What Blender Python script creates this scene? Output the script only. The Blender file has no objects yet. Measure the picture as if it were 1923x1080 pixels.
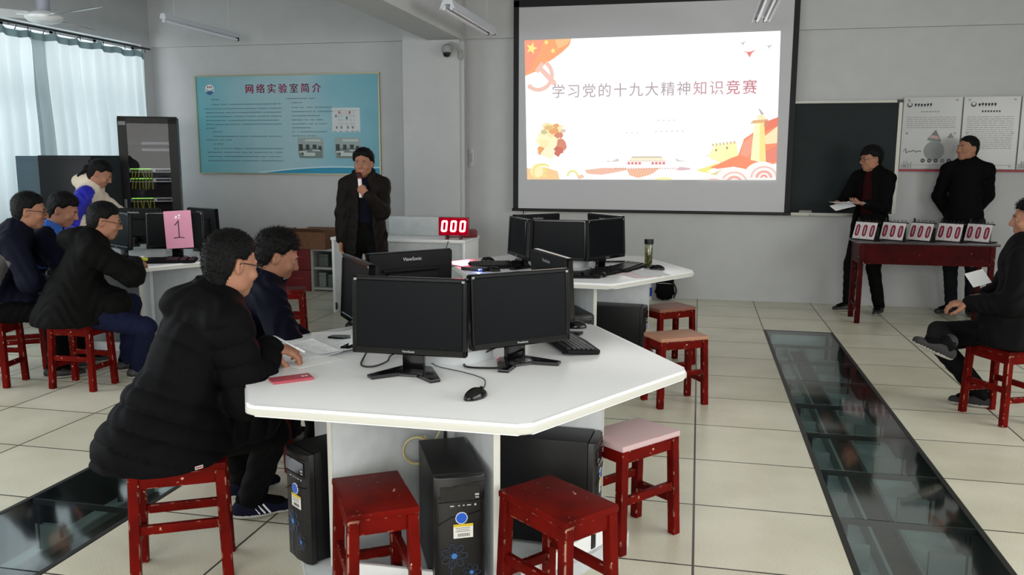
import bpy, bmesh, math, random
import numpy as np
from math import sin, cos, pi, radians as R_
from mathutils import Vector, Matrix

random.seed(7)
np.random.seed(7)
SC = bpy.context.scene
COL = SC.collection

# ------------------------------------------------------------------ camera, world, lights, exposure
CAM_H = 1.56
cd = bpy.data.cameras.new('camera')
cam = bpy.data.objects.new('camera', cd)
COL.objects.link(cam)
cd.sensor_fit = 'HORIZONTAL'
cd.sensor_width = 36.0
cd.lens = 36.0 * 1590.0 / 1923.0
cd.clip_start = 0.05
_rt = Vector((0.9768264, 0.2140107, 0.00309939))
_up = Vector((-0.0355128, 0.14777978, 0.98838251))
_fw = Vector((-0.2110664, 0.96558819, -0.15195531))
m = Matrix.Identity(4)
for i in range(3):
    m[i][0] = _rt[i]; m[i][1] = _up[i]; m[i][2] = -_fw[i]
m[0][3], m[1][3], m[2][3] = 0, 0, CAM_H
cam.matrix_world = m
SC.camera = cam

SC.view_settings.view_transform = 'Standard'
SC.view_settings.look = 'None'
SC.view_settings.gamma = 1.0
SC.view_settings.use_curve_mapping = False
SC.view_settings.exposure = 0.0

w = bpy.data.worlds.new('overcast_sky')
SC.world = w
w.use_nodes = True
w.node_tree.nodes['Background'].inputs[0].default_value = (0.80, 0.92, 1.0, 1)
w.node_tree.nodes['Background'].inputs[1].default_value = 1.0


def area_light(name, loc, rot, sx, sy, power, col):
    l = bpy.data.lights.new(name, 'AREA')
    l.shape = 'RECTANGLE'; l.size = sx; l.size_y = sy
    l.energy = power; l.color = col
    o = bpy.data.objects.new(name, l)
    COL.objects.link(o)
    o.location = loc; o.rotation_euler = rot
    return o


# daylight coming in at the window openings
DAY = (0.93, 0.97, 1.0)
area_light('daylight_curtained_windows', (-7.3, 7.6, 2.0), (0, R_(-90), 0), 1.9, 4.6, 82, (0.95, 0.98, 1.0))
area_light('daylight_bare_windows', (-6.75, 2.2, 1.9), (0, R_(-60), 0), 1.8, 5.0, 125, DAY)
area_light('daylight_opposite_windows', (5.35, 1.9, 2.0), (0, R_(57), 0), 1.8, 6.0, 235, (1.0, 0.98, 0.94))
area_light('daylight_rear_windows', (-1.2, -3.35, 2.0), (R_(63), 0, R_(20)), 7.0, 1.8, 300, (1.0, 0.97, 0.92))

# ------------------------------------------------------------------ colour + materials


def lin(c):
    c = c / 255.0
    return c / 12.92 if c <= 0.04045 else ((c + 0.055) / 1.055) ** 2.4


def rgb(*c):
    return (lin(c[0]), lin(c[1]), lin(c[2]), 1.0)


_M = {}


def mat(name, c=(128, 128, 128), rough=0.6, metal=0.0, spec=0.5, coat=0.0, noise=0.0, nscale=60, bump=0.0, bscale=200):
    if name in _M:
        return _M[name]
    M = bpy.data.materials.new(name)
    M.use_nodes = True
    nt = M.node_tree
    b = nt.nodes['Principled BSDF']
    b.inputs['Base Color'].default_value = rgb(*c)
    b.inputs['Roughness'].default_value = rough
    b.inputs['Metallic'].default_value = metal
    b.inputs['Specular IOR Level'].default_value = spec
    b.inputs['Coat Weight'].default_value = coat
    b.inputs['Coat Roughness'].default_value = 0.08
    if noise or bump:
        tc = nt.nodes.new('ShaderNodeTexCoord')
    if noise:
        n = nt.nodes.new('ShaderNodeTexNoise')
        n.inputs['Scale'].default_value = nscale
        n.inputs['Detail'].default_value = 4
        nt.links.new(tc.outputs['Object'], n.inputs['Vector'])
        r = nt.nodes.new('ShaderNodeValToRGB')
        k = 1 - noise; k2 = 1 + noise
        r.color_ramp.elements[0].position = 0.3
        r.color_ramp.elements[1].position = 0.7
        r.color_ramp.elements[0].color = rgb(*[max(0, x * k) for x in c])
        r.color_ramp.elements[1].color = rgb(*[min(255, x * k2) for x in c])
        nt.links.new(n.outputs['Fac'], r.inputs['Fac'])
        nt.links.new(r.outputs['Color'], b.inputs['Base Color'])
    if bump:
        n2 = nt.nodes.new('ShaderNodeTexNoise')
        n2.inputs['Scale'].default_value = bscale
        n2.inputs['Detail'].default_value = 3
        nt.links.new(tc.outputs['Object'], n2.inputs['Vector'])
        bp = nt.nodes.new('ShaderNodeBump')
        bp.inputs['Strength'].default_value = bump
        bp.inputs['Distance'].default_value = 0.004
        nt.links.new(n2.outputs['Fac'], bp.inputs['Height'])
        nt.links.new(bp.outputs['Normal'], b.inputs['Normal'])
    _M[name] = M
    return M


def emit(name, c, s=1.0):
    if name in _M:
        return _M[name]
    M = bpy.data.materials.new(name)
    M.use_nodes = True
    nt = M.node_tree
    nt.nodes.remove(nt.nodes['Principled BSDF'])
    e = nt.nodes.new('ShaderNodeEmission')
    e.inputs[0].default_value = rgb(*c)
    e.inputs[1].default_value = s
    nt.links.new(e.outputs[0], nt.nodes['Material Output'].inputs[0])
    _M[name] = M
    return M


def glass_mat(name, tint, gloss=0.12, rough=0.02, k=1.0):
    """thin pane: mostly see-through, with a fresnel-weighted mirror"""
    if name in _M:
        return _M[name]
    M = bpy.data.materials.new(name)
    M.use_nodes = True
    nt = M.node_tree
    nt.nodes.remove(nt.nodes['Principled BSDF'])
    t = nt.nodes.new('ShaderNodeBsdfTransparent')
    t.inputs[0].default_value = tint
    g = nt.nodes.new('ShaderNodeBsdfGlossy')
    g.inputs['Roughness'].default_value = rough
    fr = nt.nodes.new('ShaderNodeFresnel')
    fr.inputs[0].default_value = 1.5
    mx = nt.nodes.new('ShaderNodeMixShader')
    ad = nt.nodes.new('ShaderNodeMath'); ad.operation = 'ADD'
    ad.inputs[1].default_value = gloss - 0.04
    ad.use_clamp = True
    nt.links.new(fr.outputs[0], ad.inputs[0])
    ge = nt.nodes.new('ShaderNodeNewGeometry')
    bf = nt.nodes.new('ShaderNodeMath'); bf.operation = 'SUBTRACT'; bf.inputs[0].default_value = 1.0
    nt.links.new(ge.outputs['Backfacing'], bf.inputs[1])
    mu = nt.nodes.new('ShaderNodeMath'); mu.operation = 'MULTIPLY'
    sk = nt.nodes.new('ShaderNodeMath'); sk.operation = 'MULTIPLY'; sk.inputs[1].default_value = k
    nt.links.new(ad.outputs[0], sk.inputs[0])
    nt.links.new(sk.outputs[0], mu.inputs[0]); nt.links.new(bf.outputs[0], mu.inputs[1])
    nt.links.new(mu.outputs[0], mx.inputs[0])
    nt.links.new(t.outputs[0], mx.inputs[1])
    nt.links.new(g.outputs[0], mx.inputs[2])
    nt.links.new(mx.outputs[0], nt.nodes['Material Output'].inputs[0])
    _M[name] = M
    return M


# ------------------------------------------------------------------ object helpers

def prop(o, label=None, cat=None, group=None, kind=None):
    if label: o['label'] = label
    if cat: o['category'] = cat
    if group: o['group'] = group
    if kind: o['kind'] = kind
    return o


def thing(name, label, cat, loc=(0, 0, 0), rz=0.0, group=None):
    o = bpy.data.objects.new(name, None)
    o.empty_display_size = 0.1
    COL.objects.link(o)
    o.location = loc
    o.rotation_euler = (0, 0, rz)
    return prop(o, label, cat, group)


class MB:
    """collects shapes, becomes one mesh object"""

    def __init__(s):
        s.bm = bmesh.new()
        s.mats = []

    def mi(s, m):
        if m not in s.mats:
            s.mats.append(m)
        return s.mats.index(m)

    def _fin(s, geom_verts, m, M=None):
        if M is not None:
            bmesh.ops.transform(s.bm, matrix=M, verts=geom_verts)
        if m is not None:
            i = s.mi(m)
            for f in {f for v in geom_verts for f in v.link_faces}:
                f.material_index = i

    def box(s, c, d, m=None, rot=None, bevel=0.0, seg=2):
        g = bmesh.ops.create_cube(s.bm, size=1.0)
        vs = g['verts']
        bmesh.ops.scale(s.bm, vec=d, verts=vs)
        if bevel:
            es = list({e for v in vs for e in v.link_edges})
            r = bmesh.ops.bevel(s.bm, geom=es, offset=bevel, segments=seg, affect='EDGES', profile=0.6)
            vs = list({v for f in r['faces'] for v in f.verts} | {v for v in vs if v.is_valid})
            # whole island
            vs = s._island(vs)
        M = Matrix.Translation(c)
        if rot is not None:
            M = M @ (rot if isinstance(rot, Matrix) else Matrix.Rotation(rot, 4, 'Z'))
        s._fin(vs, m, M)
        return s

    def _island(s, vs):
        seen = set(vs); st = list(vs)
        while st:
            v = st.pop()
            for e in v.link_edges:
                o = e.other_vert(v)
                if o not in seen:
                    seen.add(o); st.append(o)
        return list(seen)

    def cyl(s, p0, p1, r0, r1=None, seg=16, m=None, caps=True):
        r1 = r0 if r1 is None else r1
        p0, p1 = Vector(p0), Vector(p1)
        d = p1 - p0
        q = d.to_track_quat('Z', 'Y').to_matrix().to_4x4()
        a = [s.bm.verts.new(p0 + q @ Vector((r0 * cos(2 * pi * i / seg), r0 * sin(2 * pi * i / seg), 0))) for i in range(seg)]
        b = [s.bm.verts.new(p1 + q @ Vector((r1 * cos(2 * pi * i / seg), r1 * sin(2 * pi * i / seg), 0))) for i in range(seg)]
        for i in range(seg):
            s.bm.faces.new((a[i], a[(i + 1) % seg], b[(i + 1) % seg], b[i]))
        if caps:
            s.bm.faces.new(a[::-1]); s.bm.faces.new(b)
        s._fin(a + b, m)
        return s

    def lathe(s, prof, seg=24, m=None, M=None):
        rows = []
        for (r, z) in prof:
            if r < 1e-6:
                rows.append([s.bm.verts.new((0, 0, z))])
            else:
                rows.append([s.bm.verts.new((r * cos(2 * pi * i / seg), r * sin(2 * pi * i / seg), z)) for i in range(seg)])
        for a, b in zip(rows, rows[1:]):
            for i in range(seg):
                j = (i + 1) % seg
                if len(a) == 1 and len(b) == 1: continue
                if len(a) == 1: s.bm.faces.new((a[0], b[j], b[i]))
                elif len(b) == 1: s.bm.faces.new((a[i], a[j], b[0]))
                else: s.bm.faces.new((a[i], a[j], b[j], b[i]))
        s._fin([v for r in rows for v in r], m, M)
        return s

    def tube(s, pts, r, seg=8, m=None, rad=None):
        pts = [Vector(p) for p in pts]
        n = len(pts)
        rings = []
        up = Vector((0, 0, 1))
        for i, p in enumerate(pts):
            t = (pts[min(i + 1, n - 1)] - pts[max(i - 1, 0)])
            if t.length < 1e-9: t = Vector((0, 0, 1))
            t.normalize()
            u = up - t * up.dot(t)
            if u.length < 0.05:
                u = Vector((1, 0, 0)) - t * t.x
            u.normalize(); v = t.cross(u); up = u
            rr = rad[i] if rad else r
            rings.append([s.bm.verts.new(p + rr * (cos(2 * pi * k / seg) * u + sin(2 * pi * k / seg) * v)) for k in range(seg)])
        for a, b in zip(rings, rings[1:]):
            for k in range(seg):
                s.bm.faces.new((a[k], a[(k + 1) % seg], b[(k + 1) % seg], b[k]))
        s.bm.faces.new(rings[0][::-1]); s.bm.faces.new(rings[-1])
        s._fin([v for r_ in rings for v in r_], m)
        return s

    def prism(s, poly, z0, z1, m=None, M=None, bevel=0.0, seg=3):
        a = [s.bm.verts.new((x, y, z0)) for x, y in poly]
        b = [s.bm.verts.new((x, y, z1)) for x, y in poly]
        n = len(poly)
        fs = []
        for i in range(n):
            fs.append(s.bm.faces.new((a[i], a[(i + 1) % n], b[(i + 1) % n], b[i])))
        fa = s.bm.faces.new(a[::-1]); fb = s.bm.faces.new(b)
        vs = a + b
        if bevel:
            es = list({e for f in (fa, fb) for e in f.edges})
            bmesh.ops.bevel(s.bm, geom=es, offset=bevel, segments=seg, affect='EDGES', profile=0.5)
            vs = s._island([v for v in vs if v.is_valid])
        s._fin(vs, m, M)
        return s

    def poly(s, pts, m=None):
        vs = [s.bm.verts.new(p) for p in pts]
        s.bm.faces.new(vs)
        s._fin(vs, m)
        return s

    def ball(s, c, r, m=None, sc=(1, 1, 1), seg=16, rot=None):
        g = bmesh.ops.create_uvsphere(s.bm, u_segments=seg, v_segments=max(6, seg // 2), radius=1.0)
        M = Matrix.Translation(c) @ (rot if rot is not None else Matrix.Identity(4)) @ Matrix.Diagonal((r * sc[0], r * sc[1], r * sc[2], 1))
        s._fin(g['verts'], m, M)
        return s

    def mesh(s, me, m=None, M=None):
        n0 = len(s.bm.verts)
        s.bm.from_mesh(me)
        s.bm.verts.ensure_lookup_table()
        s._fin(list(s.bm.verts)[n0:], m, M)
        return s

    def build(s, name, m=None, parent=None, loc=(0, 0, 0), rot=(0, 0, 0), smooth=True, ang=35):
        me = bpy.data.meshes.new(name)
        bmesh.ops.recalc_face_normals(s.bm, faces=s.bm.faces)
        if smooth:
            for f in s.bm.faces: f.smooth = True
            lim = R_(ang)
            for e in s.bm.edges:
                if len(e.link_faces) == 2:
                    e.smooth = e.calc_face_angle(0) < lim
        s.bm.to_mesh(me)
        s.bm.free()
        if m is not None and not s.mats:
            me.materials.append(m)
        for x in s.mats:
            me.materials.append(x)
        o = bpy.data.objects.new(name, me)
        COL.objects.link(o)
        o.location = loc; o.rotation_euler = rot
        if parent: o.parent = parent
        return o


def copy_tree(o, parent=None):
    c = o.copy()
    COL.objects.link(c)
    if parent: c.parent = parent
    for ch in list(o.children):
        copy_tree(ch, c)
    return c


_T = {}


def text_mesh(body, size=1.0, extrude=0.0, align='CENTER'):
    k = (body, size, extrude, align)
    if k in _T: return _T[k]
    cu = bpy.data.curves.new('lettering', 'FONT')
    cu.body = body; cu.size = size; cu.extrude = extrude
    cu.align_x = align; cu.align_y = 'CENTER'
    cu.resolution_u = 3
    o = bpy.data.objects.new('lettering', cu)
    COL.objects.link(o)
    dg = bpy.context.evaluated_depsgraph_get(); dg.update()
    me = bpy.data.meshes.new_from_object(o.evaluated_get(dg))
    bpy.data.objects.remove(o); bpy.data.curves.remove(cu)
    me.materials.clear()
    _T[k] = me
    return me


def basis(x, y, z, o=(0, 0, 0)):
    M = Matrix.Identity(4)
    for i in range(3):
        M[i][0] = x[i]; M[i][1] = y[i]; M[i][2] = z[i]; M[i][3] = o[i]
    return M

# ------------------------------------------------------------------ special materials
TX0, TY0, TS = 0.03, 0.155, 0.6      # floor tile grid: a joint at x = TX0 + k*TS, y = TY0 + k*TS


def floor_material():
    M = bpy.data.materials.new('cream_floor_tiles'); M.use_nodes = True
    nt = M.node_tree; L = nt.links
    b = nt.nodes['Principled BSDF']
    tc = nt.nodes.new('ShaderNodeTexCoord')
    sp = nt.nodes.new('ShaderNodeSeparateXYZ'); L.new(tc.outputs['Object'], sp.inputs[0])

    def ma(op, a, bb=None):
        n = nt.nodes.new('ShaderNodeMath'); n.operation = op
        if hasattr(a, 'links'): L.new(a, n.inputs[0])
        else: n.inputs[0].default_value = a
        if bb is not None:
            if hasattr(bb, 'links'): L.new(bb, n.inputs[1])
            else: n.inputs[1].default_value = bb
        return n.outputs[0]
    ds = []; cells = []
    for ax, o in ((0, TX0), (1, TY0)):
        q = ma('DIVIDE', ma('SUBTRACT', sp.outputs[ax], o - 60), TS)
        fr = ma('FRACT', q)
        cells.append(ma('FLOOR', q))
        ds.append(ma('MINIMUM', fr, ma('SUBTRACT', 1.0, fr)))
    dm = ma('MINIMUM', ds[0], ds[1])
    jr = nt.nodes.new('ShaderNodeMapRange')
    jr.inputs[1].default_value = 0.0062; jr.inputs[2].default_value = 0.0095
    L.new(dm, jr.inputs[0])
    wn = nt.nodes.new('ShaderNodeTexWhiteNoise'); wn.noise_dimensions = '2D'
    cb = nt.nodes.new('ShaderNodeCombineXYZ'); L.new(cells[0], cb.inputs[0]); L.new(cells[1], cb.inputs[1])
    L.new(cb.outputs[0], wn.inputs['Vector'])
    n1 = nt.nodes.new('ShaderNodeTexNoise'); n1.inputs['Scale'].default_value = 160; n1.inputs['Detail'].default_value = 3
    n2 = nt.nodes.new('ShaderNodeTexNoise'); n2.inputs['Scale'].default_value = 2.2; n2.inputs['Detail'].default_value = 4
    L.new(tc.outputs['Object'], n1.inputs['Vector']); L.new(tc.outputs['Object'], n2.inputs['Vector'])
    s = ma('ADD', ma('MULTIPLY', n1.outputs[0], 0.5), ma('MULTIPLY', n2.outputs[0], 0.5))
    s = ma('ADD', s, ma('MULTIPLY', wn.outputs[0], 0.10))
    cr = nt.nodes.new('ShaderNodeValToRGB')
    cr.color_ramp.elements[0].position = 0.36; cr.color_ramp.elements[0].color = rgb(190, 186, 164)
    cr.color_ramp.elements[1].position = 0.68; cr.color_ramp.elements[1].color = rgb(226, 223, 205)
    L.new(s, cr.inputs[0])
    mx = nt.nodes.new('ShaderNodeMix'); mx.data_type = 'RGBA'
    L.new(jr.outputs[0], mx.inputs[0])
    mx.inputs[6].default_value = rgb(62, 62, 56)
    L.new(cr.outputs[0], mx.inputs[7])
    L.new(mx.outputs[2], b.inputs['Base Color'])
    b.inputs['Roughness'].default_value = 0.30
    b.inputs['Specular IOR Level'].default_value = 0.35
    bp = nt.nodes.new('ShaderNodeBump'); bp.inputs['Strength'].default_value = 0.4; bp.inputs['Distance'].default_value = 0.003
    L.new(jr.outputs[0], bp.inputs['Height']); L.new(bp.outputs[0], b.inputs['Normal'])
    return M


def painted_wood(name, base, dark, chip=0.70, top=None, topmix=0.0):
    """red lacquered wood with chipped flecks; `top` = bare worn colour showing in large patches"""
    M = bpy.data.materials.new(name); M.use_nodes = True
    nt = M.node_tree; L = nt.links; b = nt.nodes['Principled BSDF']
    tc = nt.nodes.new('ShaderNodeTexCoord')

    def noise(sc, det=4, vec=None):
        n = nt.nodes.new('ShaderNodeTexNoise'); n.inputs['Scale'].default_value = sc; n.inputs['Detail'].default_value = det
        L.new(tc.outputs['Object'], n.inputs['Vector']); return n.outputs[0]
    c1 = nt.nodes.new('ShaderNodeValToRGB')
    c1.color_ramp.elements[0].color = rgb(*dark); c1.color_ramp.elements[0].position = 0.3
    c1.color_ramp.elements[1].color = rgb(*base); c1.color_ramp.elements[1].position = 0.62
    L.new(noise(9), c1.inputs[0])
    out = c1.outputs[0]
    if top:
        r = nt.nodes.new('ShaderNodeMapRange'); r.inputs[1].default_value = 0.62 - topmix * 0.45; r.inputs[2].default_value = 0.75 - topmix * 0.45
        L.new(noise(7, 5), r.inputs[0])
        mx = nt.nodes.new('ShaderNodeMix'); mx.data_type = 'RGBA'
        L.new(r.outputs[0], mx.inputs[0]); L.new(out, mx.inputs[6]); mx.inputs[7].default_value = rgb(*top)
        out = mx.outputs[2]
    r = nt.nodes.new('ShaderNodeMapRange'); r.inputs[1].default_value = chip; r.inputs[2].default_value = chip + 0.02
    L.new(noise(34, 6), r.inputs[0])
    mx = nt.nodes.new('ShaderNodeMix'); mx.data_type = 'RGBA'
    L.new(r.outputs[0], mx.inputs[0]); L.new(out, mx.inputs[6]); mx.inputs[7].default_value = rgb(196, 160, 140)
    # paint rubbed off along the edges
    bv = nt.nodes.new('ShaderNodeBevel'); bv.samples = 4; bv.inputs['Radius'].default_value = 0.007
    ge = nt.nodes.new('ShaderNodeNewGeometry')
    dt = nt.nodes.new('ShaderNodeVectorMath'); dt.operation = 'DOT_PRODUCT'
    L.new(bv.outputs[0], dt.inputs[0]); L.new(ge.outputs['True Normal'], dt.inputs[1])
    r1 = nt.nodes.new('ShaderNodeMapRange'); r1.inputs[1].default_value = .97; r1.inputs[2].default_value = .88
    L.new(dt.outputs['Value'], r1.inputs[0])
    r2 = nt.nodes.new('ShaderNodeMapRange'); r2.inputs[1].default_value = .56; r2.inputs[2].default_value = .61
    L.new(noise(26, 5), r2.inputs[0])
    mu = nt.nodes.new('ShaderNodeMath'); mu.operation = 'MULTIPLY'
    L.new(r1.outputs[0], mu.inputs[0]); L.new(r2.outputs[0], mu.inputs[1])
    m3 = nt.nodes.new('ShaderNodeMix'); m3.data_type = 'RGBA'
    L.new(mu.outputs[0], m3.inputs[0]); L.new(mx.outputs[2], m3.inputs[6]); m3.inputs[7].default_value = rgb(190, 150, 128)
    L.new(m3.outputs[2], b.inputs['Base Color'])
    b.inputs['Roughness'].default_value = 0.40
    b.inputs['Specular IOR Level'].default_value = 0.04
    return M


def curtain_material():
    M = bpy.data.materials.new('pale_blue_curtain_cloth'); M.use_nodes = True
    nt = M.node_tree; L = nt.links
    nt.nodes.remove(nt.nodes['Principled BSDF'])
    d = nt.nodes.new('ShaderNodeBsdfDiffuse'); d.inputs[0].default_value = rgb(172, 192, 198)
    t = nt.nodes.new('ShaderNodeBsdfTranslucent'); t.inputs[0].default_value = rgb(214, 220, 220)
    mx = nt.nodes.new('ShaderNodeMixShader'); mx.inputs[0].default_value = 0.5
    L.new(d.outputs[0], mx.inputs[1]); L.new(t.outputs[0], mx.inputs[2])
    L.new(mx.outputs[0], nt.nodes['Material Output'].inputs[0])
    return M


m_floor = floor_material()
m_wall = mat('grey_white_plaster', (190, 192, 193), 0.85, spec=0.2, noise=0.012, nscale=5, bump=0.05, bscale=220)
m_ceil = mat('ceiling_plaster', (196, 197, 198), 0.9, spec=0.2)
m_steel = mat('dark_steel', (52, 54, 52), 0.45, 0.4)
m_white_lam = mat('white_laminate', (240, 242, 244), 0.24, spec=0.5)
m_grey_lam = mat('grey_laminate_panel', (196, 201, 203), 0.45, noise=0.03, nscale=14)
m_edge = mat('pvc_edge_band', (208, 208, 200), 0.4)
m_red = painted_wood('red_lacquered_wood', (102, 16, 10), (76, 11, 8))
m_redpink = painted_wood('red_lacquer_worn_pink', (118, 22, 15), (88, 15, 11), top=(198, 170, 172), topmix=0.85)
m_redwood = painted_wood('red_lacquer_worn_to_wood', (120, 26, 18), (92, 17, 13), top=(178, 132, 108), topmix=0.75)
m_redbrown = painted_wood('red_lacquer_worn_brown', (104, 32, 24), (80, 18, 14), top=(142, 98, 84), topmix=0.7)
m_darkred = painted_wood('dark_red_desk_lacquer', (66, 13, 15), (48, 9, 11), chip=0.72)
m_blk = mat('black_plastic', (10, 10, 12), 0.38)
m_blk_gloss = mat('gloss_black_plastic', (6, 6, 8), 0.18, spec=.3, coat=0.12)
m_blk_matte = mat('matte_black_plastic', (10, 10, 12), 0.6, spec=.18, bump=0.1, bscale=300)
m_blk_metal = mat('black_painted_steel', (9, 9, 11), 0.42, spec=0.3)
m_screen = mat('dark_lcd_glass', (15, 17, 20), 0.35, spec=0.08)
m_rubber = mat('cable_rubber', (14, 14, 15), 0.5)
m_white = mat('white_paper', (236, 238, 240), 0.7)
m_silver = mat('silver_lettering', (200, 204, 208), 0.35, 0.3)
m_skin = mat('skin', (160, 114, 92), 0.55, spec=0.2)
m_lip = mat('lips', (168, 98, 88), 0.45)
m_eye = mat('eye_white', (176, 168, 160), 0.35)
m_iris = mat('iris_dark', (24, 16, 14), 0.2)
m_hair = mat('black_hair', (8, 7, 8), 0.55, spec=0.15, noise=0.3, nscale=120, bump=0.5, bscale=420)
m_cloth_blk = mat('black_cloth', (10, 10, 12), 0.75, spec=.08, bump=0.25, bscale=120)
m_puffer = mat('black_puffer_nylon', (7, 7, 9), 0.75, spec=.08, bump=0.12, bscale=90)
m_navy = mat('navy_cloth', (15, 17, 32), 0.75, spec=.08, bump=0.2, bscale=90)
m_jeans = mat('dark_jeans', (22, 26, 50), 0.8, spec=.08, noise=0.15, nscale=200)
m_brown = mat('dark_brown_down_coat', (27, 23, 21), 0.6, spec=.08, bump=0.2, bscale=60)
m_maroon = mat('maroon_shirt', (44, 9, 13), 0.75, spec=.08)
m_greypatch = mat('grey_jacket_panel', (70, 66, 66), 0.75)
m_blue = mat('royal_blue_down', (28, 30, 168), 0.5, noise=0.1, nscale=20)
m_cream = mat('cream_fleece', (224, 210, 190), 0.9, bump=0.6, bscale=140)
m_shoe = mat('dark_shoe', (26, 25, 25), 0.5)
m_sole = mat('pale_rubber_sole', (168, 164, 158), 0.6)
m_greycollar = mat('grey_knit', (128, 124, 120), 0.9)

# ------------------------------------------------------------------ the room
XL, XR, YB, YF, ZC = -6.65, 5.3, 9.58, -3.3, 3.6


def struct(mb, name, m, **k):
    o = mb.build(name, m, **k)
    o['kind'] = 'structure'
    return o


def span(mb, x0, x1, y0, y1, z0, z1, m=None, **k):
    mb.box(((x0 + x1) / 2, (y0 + y1) / 2, (z0 + z1) / 2), (x1 - x0, y1 - y0, z1 - z0), m, **k)


# floor with two glazed service trenches
SA = (TX0 + TS, TX0 + 2 * TS, TY0 + 1 * TS, TY0 + 13 * TS)        # beside the camera, running to the blackboard
SB = (TX0 - 5 * TS, TX0 - 4 * TS, TY0 + 1 * TS, TY0 + 6 * TS)     # past the two seated writers
fl = MB()
y0, y1 = YF, YB
span(fl, XL, SB[0], y0, y1, -0.03, 0)
span(fl, SB[0], SB[1], y0, SB[2], -0.03, 0); span(fl, SB[0], SB[1], SB[3], y1, -0.03, 0)
span(fl, SB[1], SA[0], y0, y1, -0.03, 0)
span(fl, SA[0], SA[1], y0, SA[2], -0.03, 0); span(fl, SA[0], SA[1], SA[3], y1, -0.03, 0)
span(fl, SA[1], XR, y0, y1, -0.03, 0)
struct(fl, 'floor', m_floor)

m_trench = mat('trench_concrete', (186, 204, 206), 0.8, noise=0.12, nscale=5)
m_tray = mat('cable_tray_brown', (58, 50, 44), 0.7, noise=0.3, nscale=25)
m_pane = glass_mat('floor_glass', (0.90, 0.96, 0.95, 1), gloss=0.24, rough=0.07)
m_string = mat('galvanised_stringer', (150, 160, 160), 0.5, 0.3)
tr = MB(); fr = MB(); pn = MB()
for (x0, x1, ya, yb) in (SA, SB):
    D = -0.24
    span(tr, x0 - .02, x1 + .02, ya - .02, yb + .02, D - .02, D, m_trench)
    span(tr, x0 - .03, x0 - .0, ya, yb, D, -.03, m_steel); span(tr, x1 + .0, x1 + .03, ya, yb, D, -.03, m_steel)
    span(tr, x0, x1, ya - .03, ya, D, -.03, m_trench); span(tr, x0, x1, yb, yb + .03, D, -.03, m_trench)
    xc = (x0 + x1) / 2 - .02
    span(tr, xc - .055, xc + .055, ya, yb, D, D + .05, m_tray)
    span(tr, xc - .075, xc - .06, ya, yb, D, D + .085, m_string); span(tr, xc + .06, xc + .075, ya, yb, D, D + .085, m_string)
    n = round((yb - ya) / TS)
    for k in range(n + 1):
        y = ya + k * TS
        if 0 < k < n:
            span(tr, x0 + .03, xc - .12, y - .012, y + .012, D, D + .12, m_string)
            span(tr, xc + .12, x1 - .03, y - .012, y + .012, D, D + .12, m_string)
        for xx in (x0 + .05, x1 - .05):
            tr.cyl((xx, min(max(y, ya + .05), yb - .05), D), (xx, min(max(y, ya + .05), yb - .05), -.03), .014, seg=8, m=m_steel)
    # steel edge strips and the panes
    span(fr, x0, x0 + .022, ya, yb, -.03, .002); span(fr, x1 - .022, x1, ya, yb, -.03, .002)
    span(fr, x0, x1, ya, ya + .015, -.03, .002); span(fr, x0, x1, yb - .015, yb, -.03, .002)
    for k in range(n):
        a = ya + k * TS
        span(pn, x0 + .024, x1 - .024, a + .005, a + TS - .005, -.014, 0.0)
        if k:
            span(fr, x0 + .02, x1 - .02, a - .003, a + .003, -.03, -.002)
struct(tr, 'floor_trench_strip', None)
struct(fr, 'trim_1', m_steel)
struct(pn, 'floor_glass_pane', m_pane, smooth=False)

wb_ = MB()
span(wb_, XL - .2, XR + .2, YB, YB + .2, -.03, ZC)
span(wb_, XL, XR, YB - .05, YB, 2.88, ZC)
struct(wb_, 'wall_back', m_wall)
col_ = MB(); span(col_, -3.29, -2.63, 9.27, YB, 0, ZC)
struct(col_, 'wall_column', m_wall)
bm_ = MB(); span(bm_, -2.99, -2.60, YF, 9.30, 2.84, ZC)
struct(bm_, 'ceiling_beam', m_wall)
tk = MB(); span(tk, -2.63, -2.585, 9.30, 9.335, 0, 2.82); span(tk, -2.63, -2.60, 9.44, 9.47, 0, 2.82)
struct(tk, 'trim_2', mat('cable_trunking', (186, 188, 188), 0.6))
ce = MB(); span(ce, XL - .2, XR + .2, YF - .2, YB + .2, ZC, ZC + .1)
struct(ce, 'ceiling', m_ceil)


def holed_wall(name, x0, x1, holes, zs):
    b = MB()
    span(b, x0, x1, YF, YB, -.03, zs[0]); span(b, x0, x1, YF, YB, zs[1], ZC)
    ys = [YF]
    for h in holes: ys += [h[0], h[1]]
    ys.append(YB)
    for a, c in zip(ys[::2], ys[1::2]):
        span(b, x0, x1, a, c, zs[0], zs[1])
    return struct(b, name, m_wall)


holed_wall('wall_left', XL - .2, XL, [(-.5, 4.8), (5.3, 9.36)], (0.9, 2.89))
holed_wall('wall_right', XR, XR + .2, [(-1.2, 5.0)], (0.9, 2.87))
b = MB()
span(b, XL, XR, YF - .2, YF, -.03, 0.9); span(b, XL, XR, YF - .2, YF, 2.87, ZC)
span(b, XL, -4.4, YF - .2, YF, .9, 2.87); span(b, 2.8, XR, YF - .2, YF, .9, 2.87)
struct(b, 'wall_front', m_wall)
m_alu = mat('window_aluminium', (188, 192, 194), 0.4, 0.4)
for i, (y0, y1, xx) in enumerate(((5.3, 9.36, XL - .12), (-.5, 4.8, XL - .16), (-1.2, 5.0, XR + .16))):
    f_ = MB()
    for z in (.93, 2.2, 2.87 if i < 2 else 2.84): span(f_, xx - .025, xx + .025, y0, y1, z - .03, z + .03)
    n = 6
    for k in range(n + 1):
        y = y0 + .03 + (y1 - y0 - .06) * k / n
        span(f_, xx - .025, xx + .025, y - .025, y + .025, .93, 2.87 if i < 2 else 2.84)
    struct(f_, 'window_%d' % (i + 1), m_alu)
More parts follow.
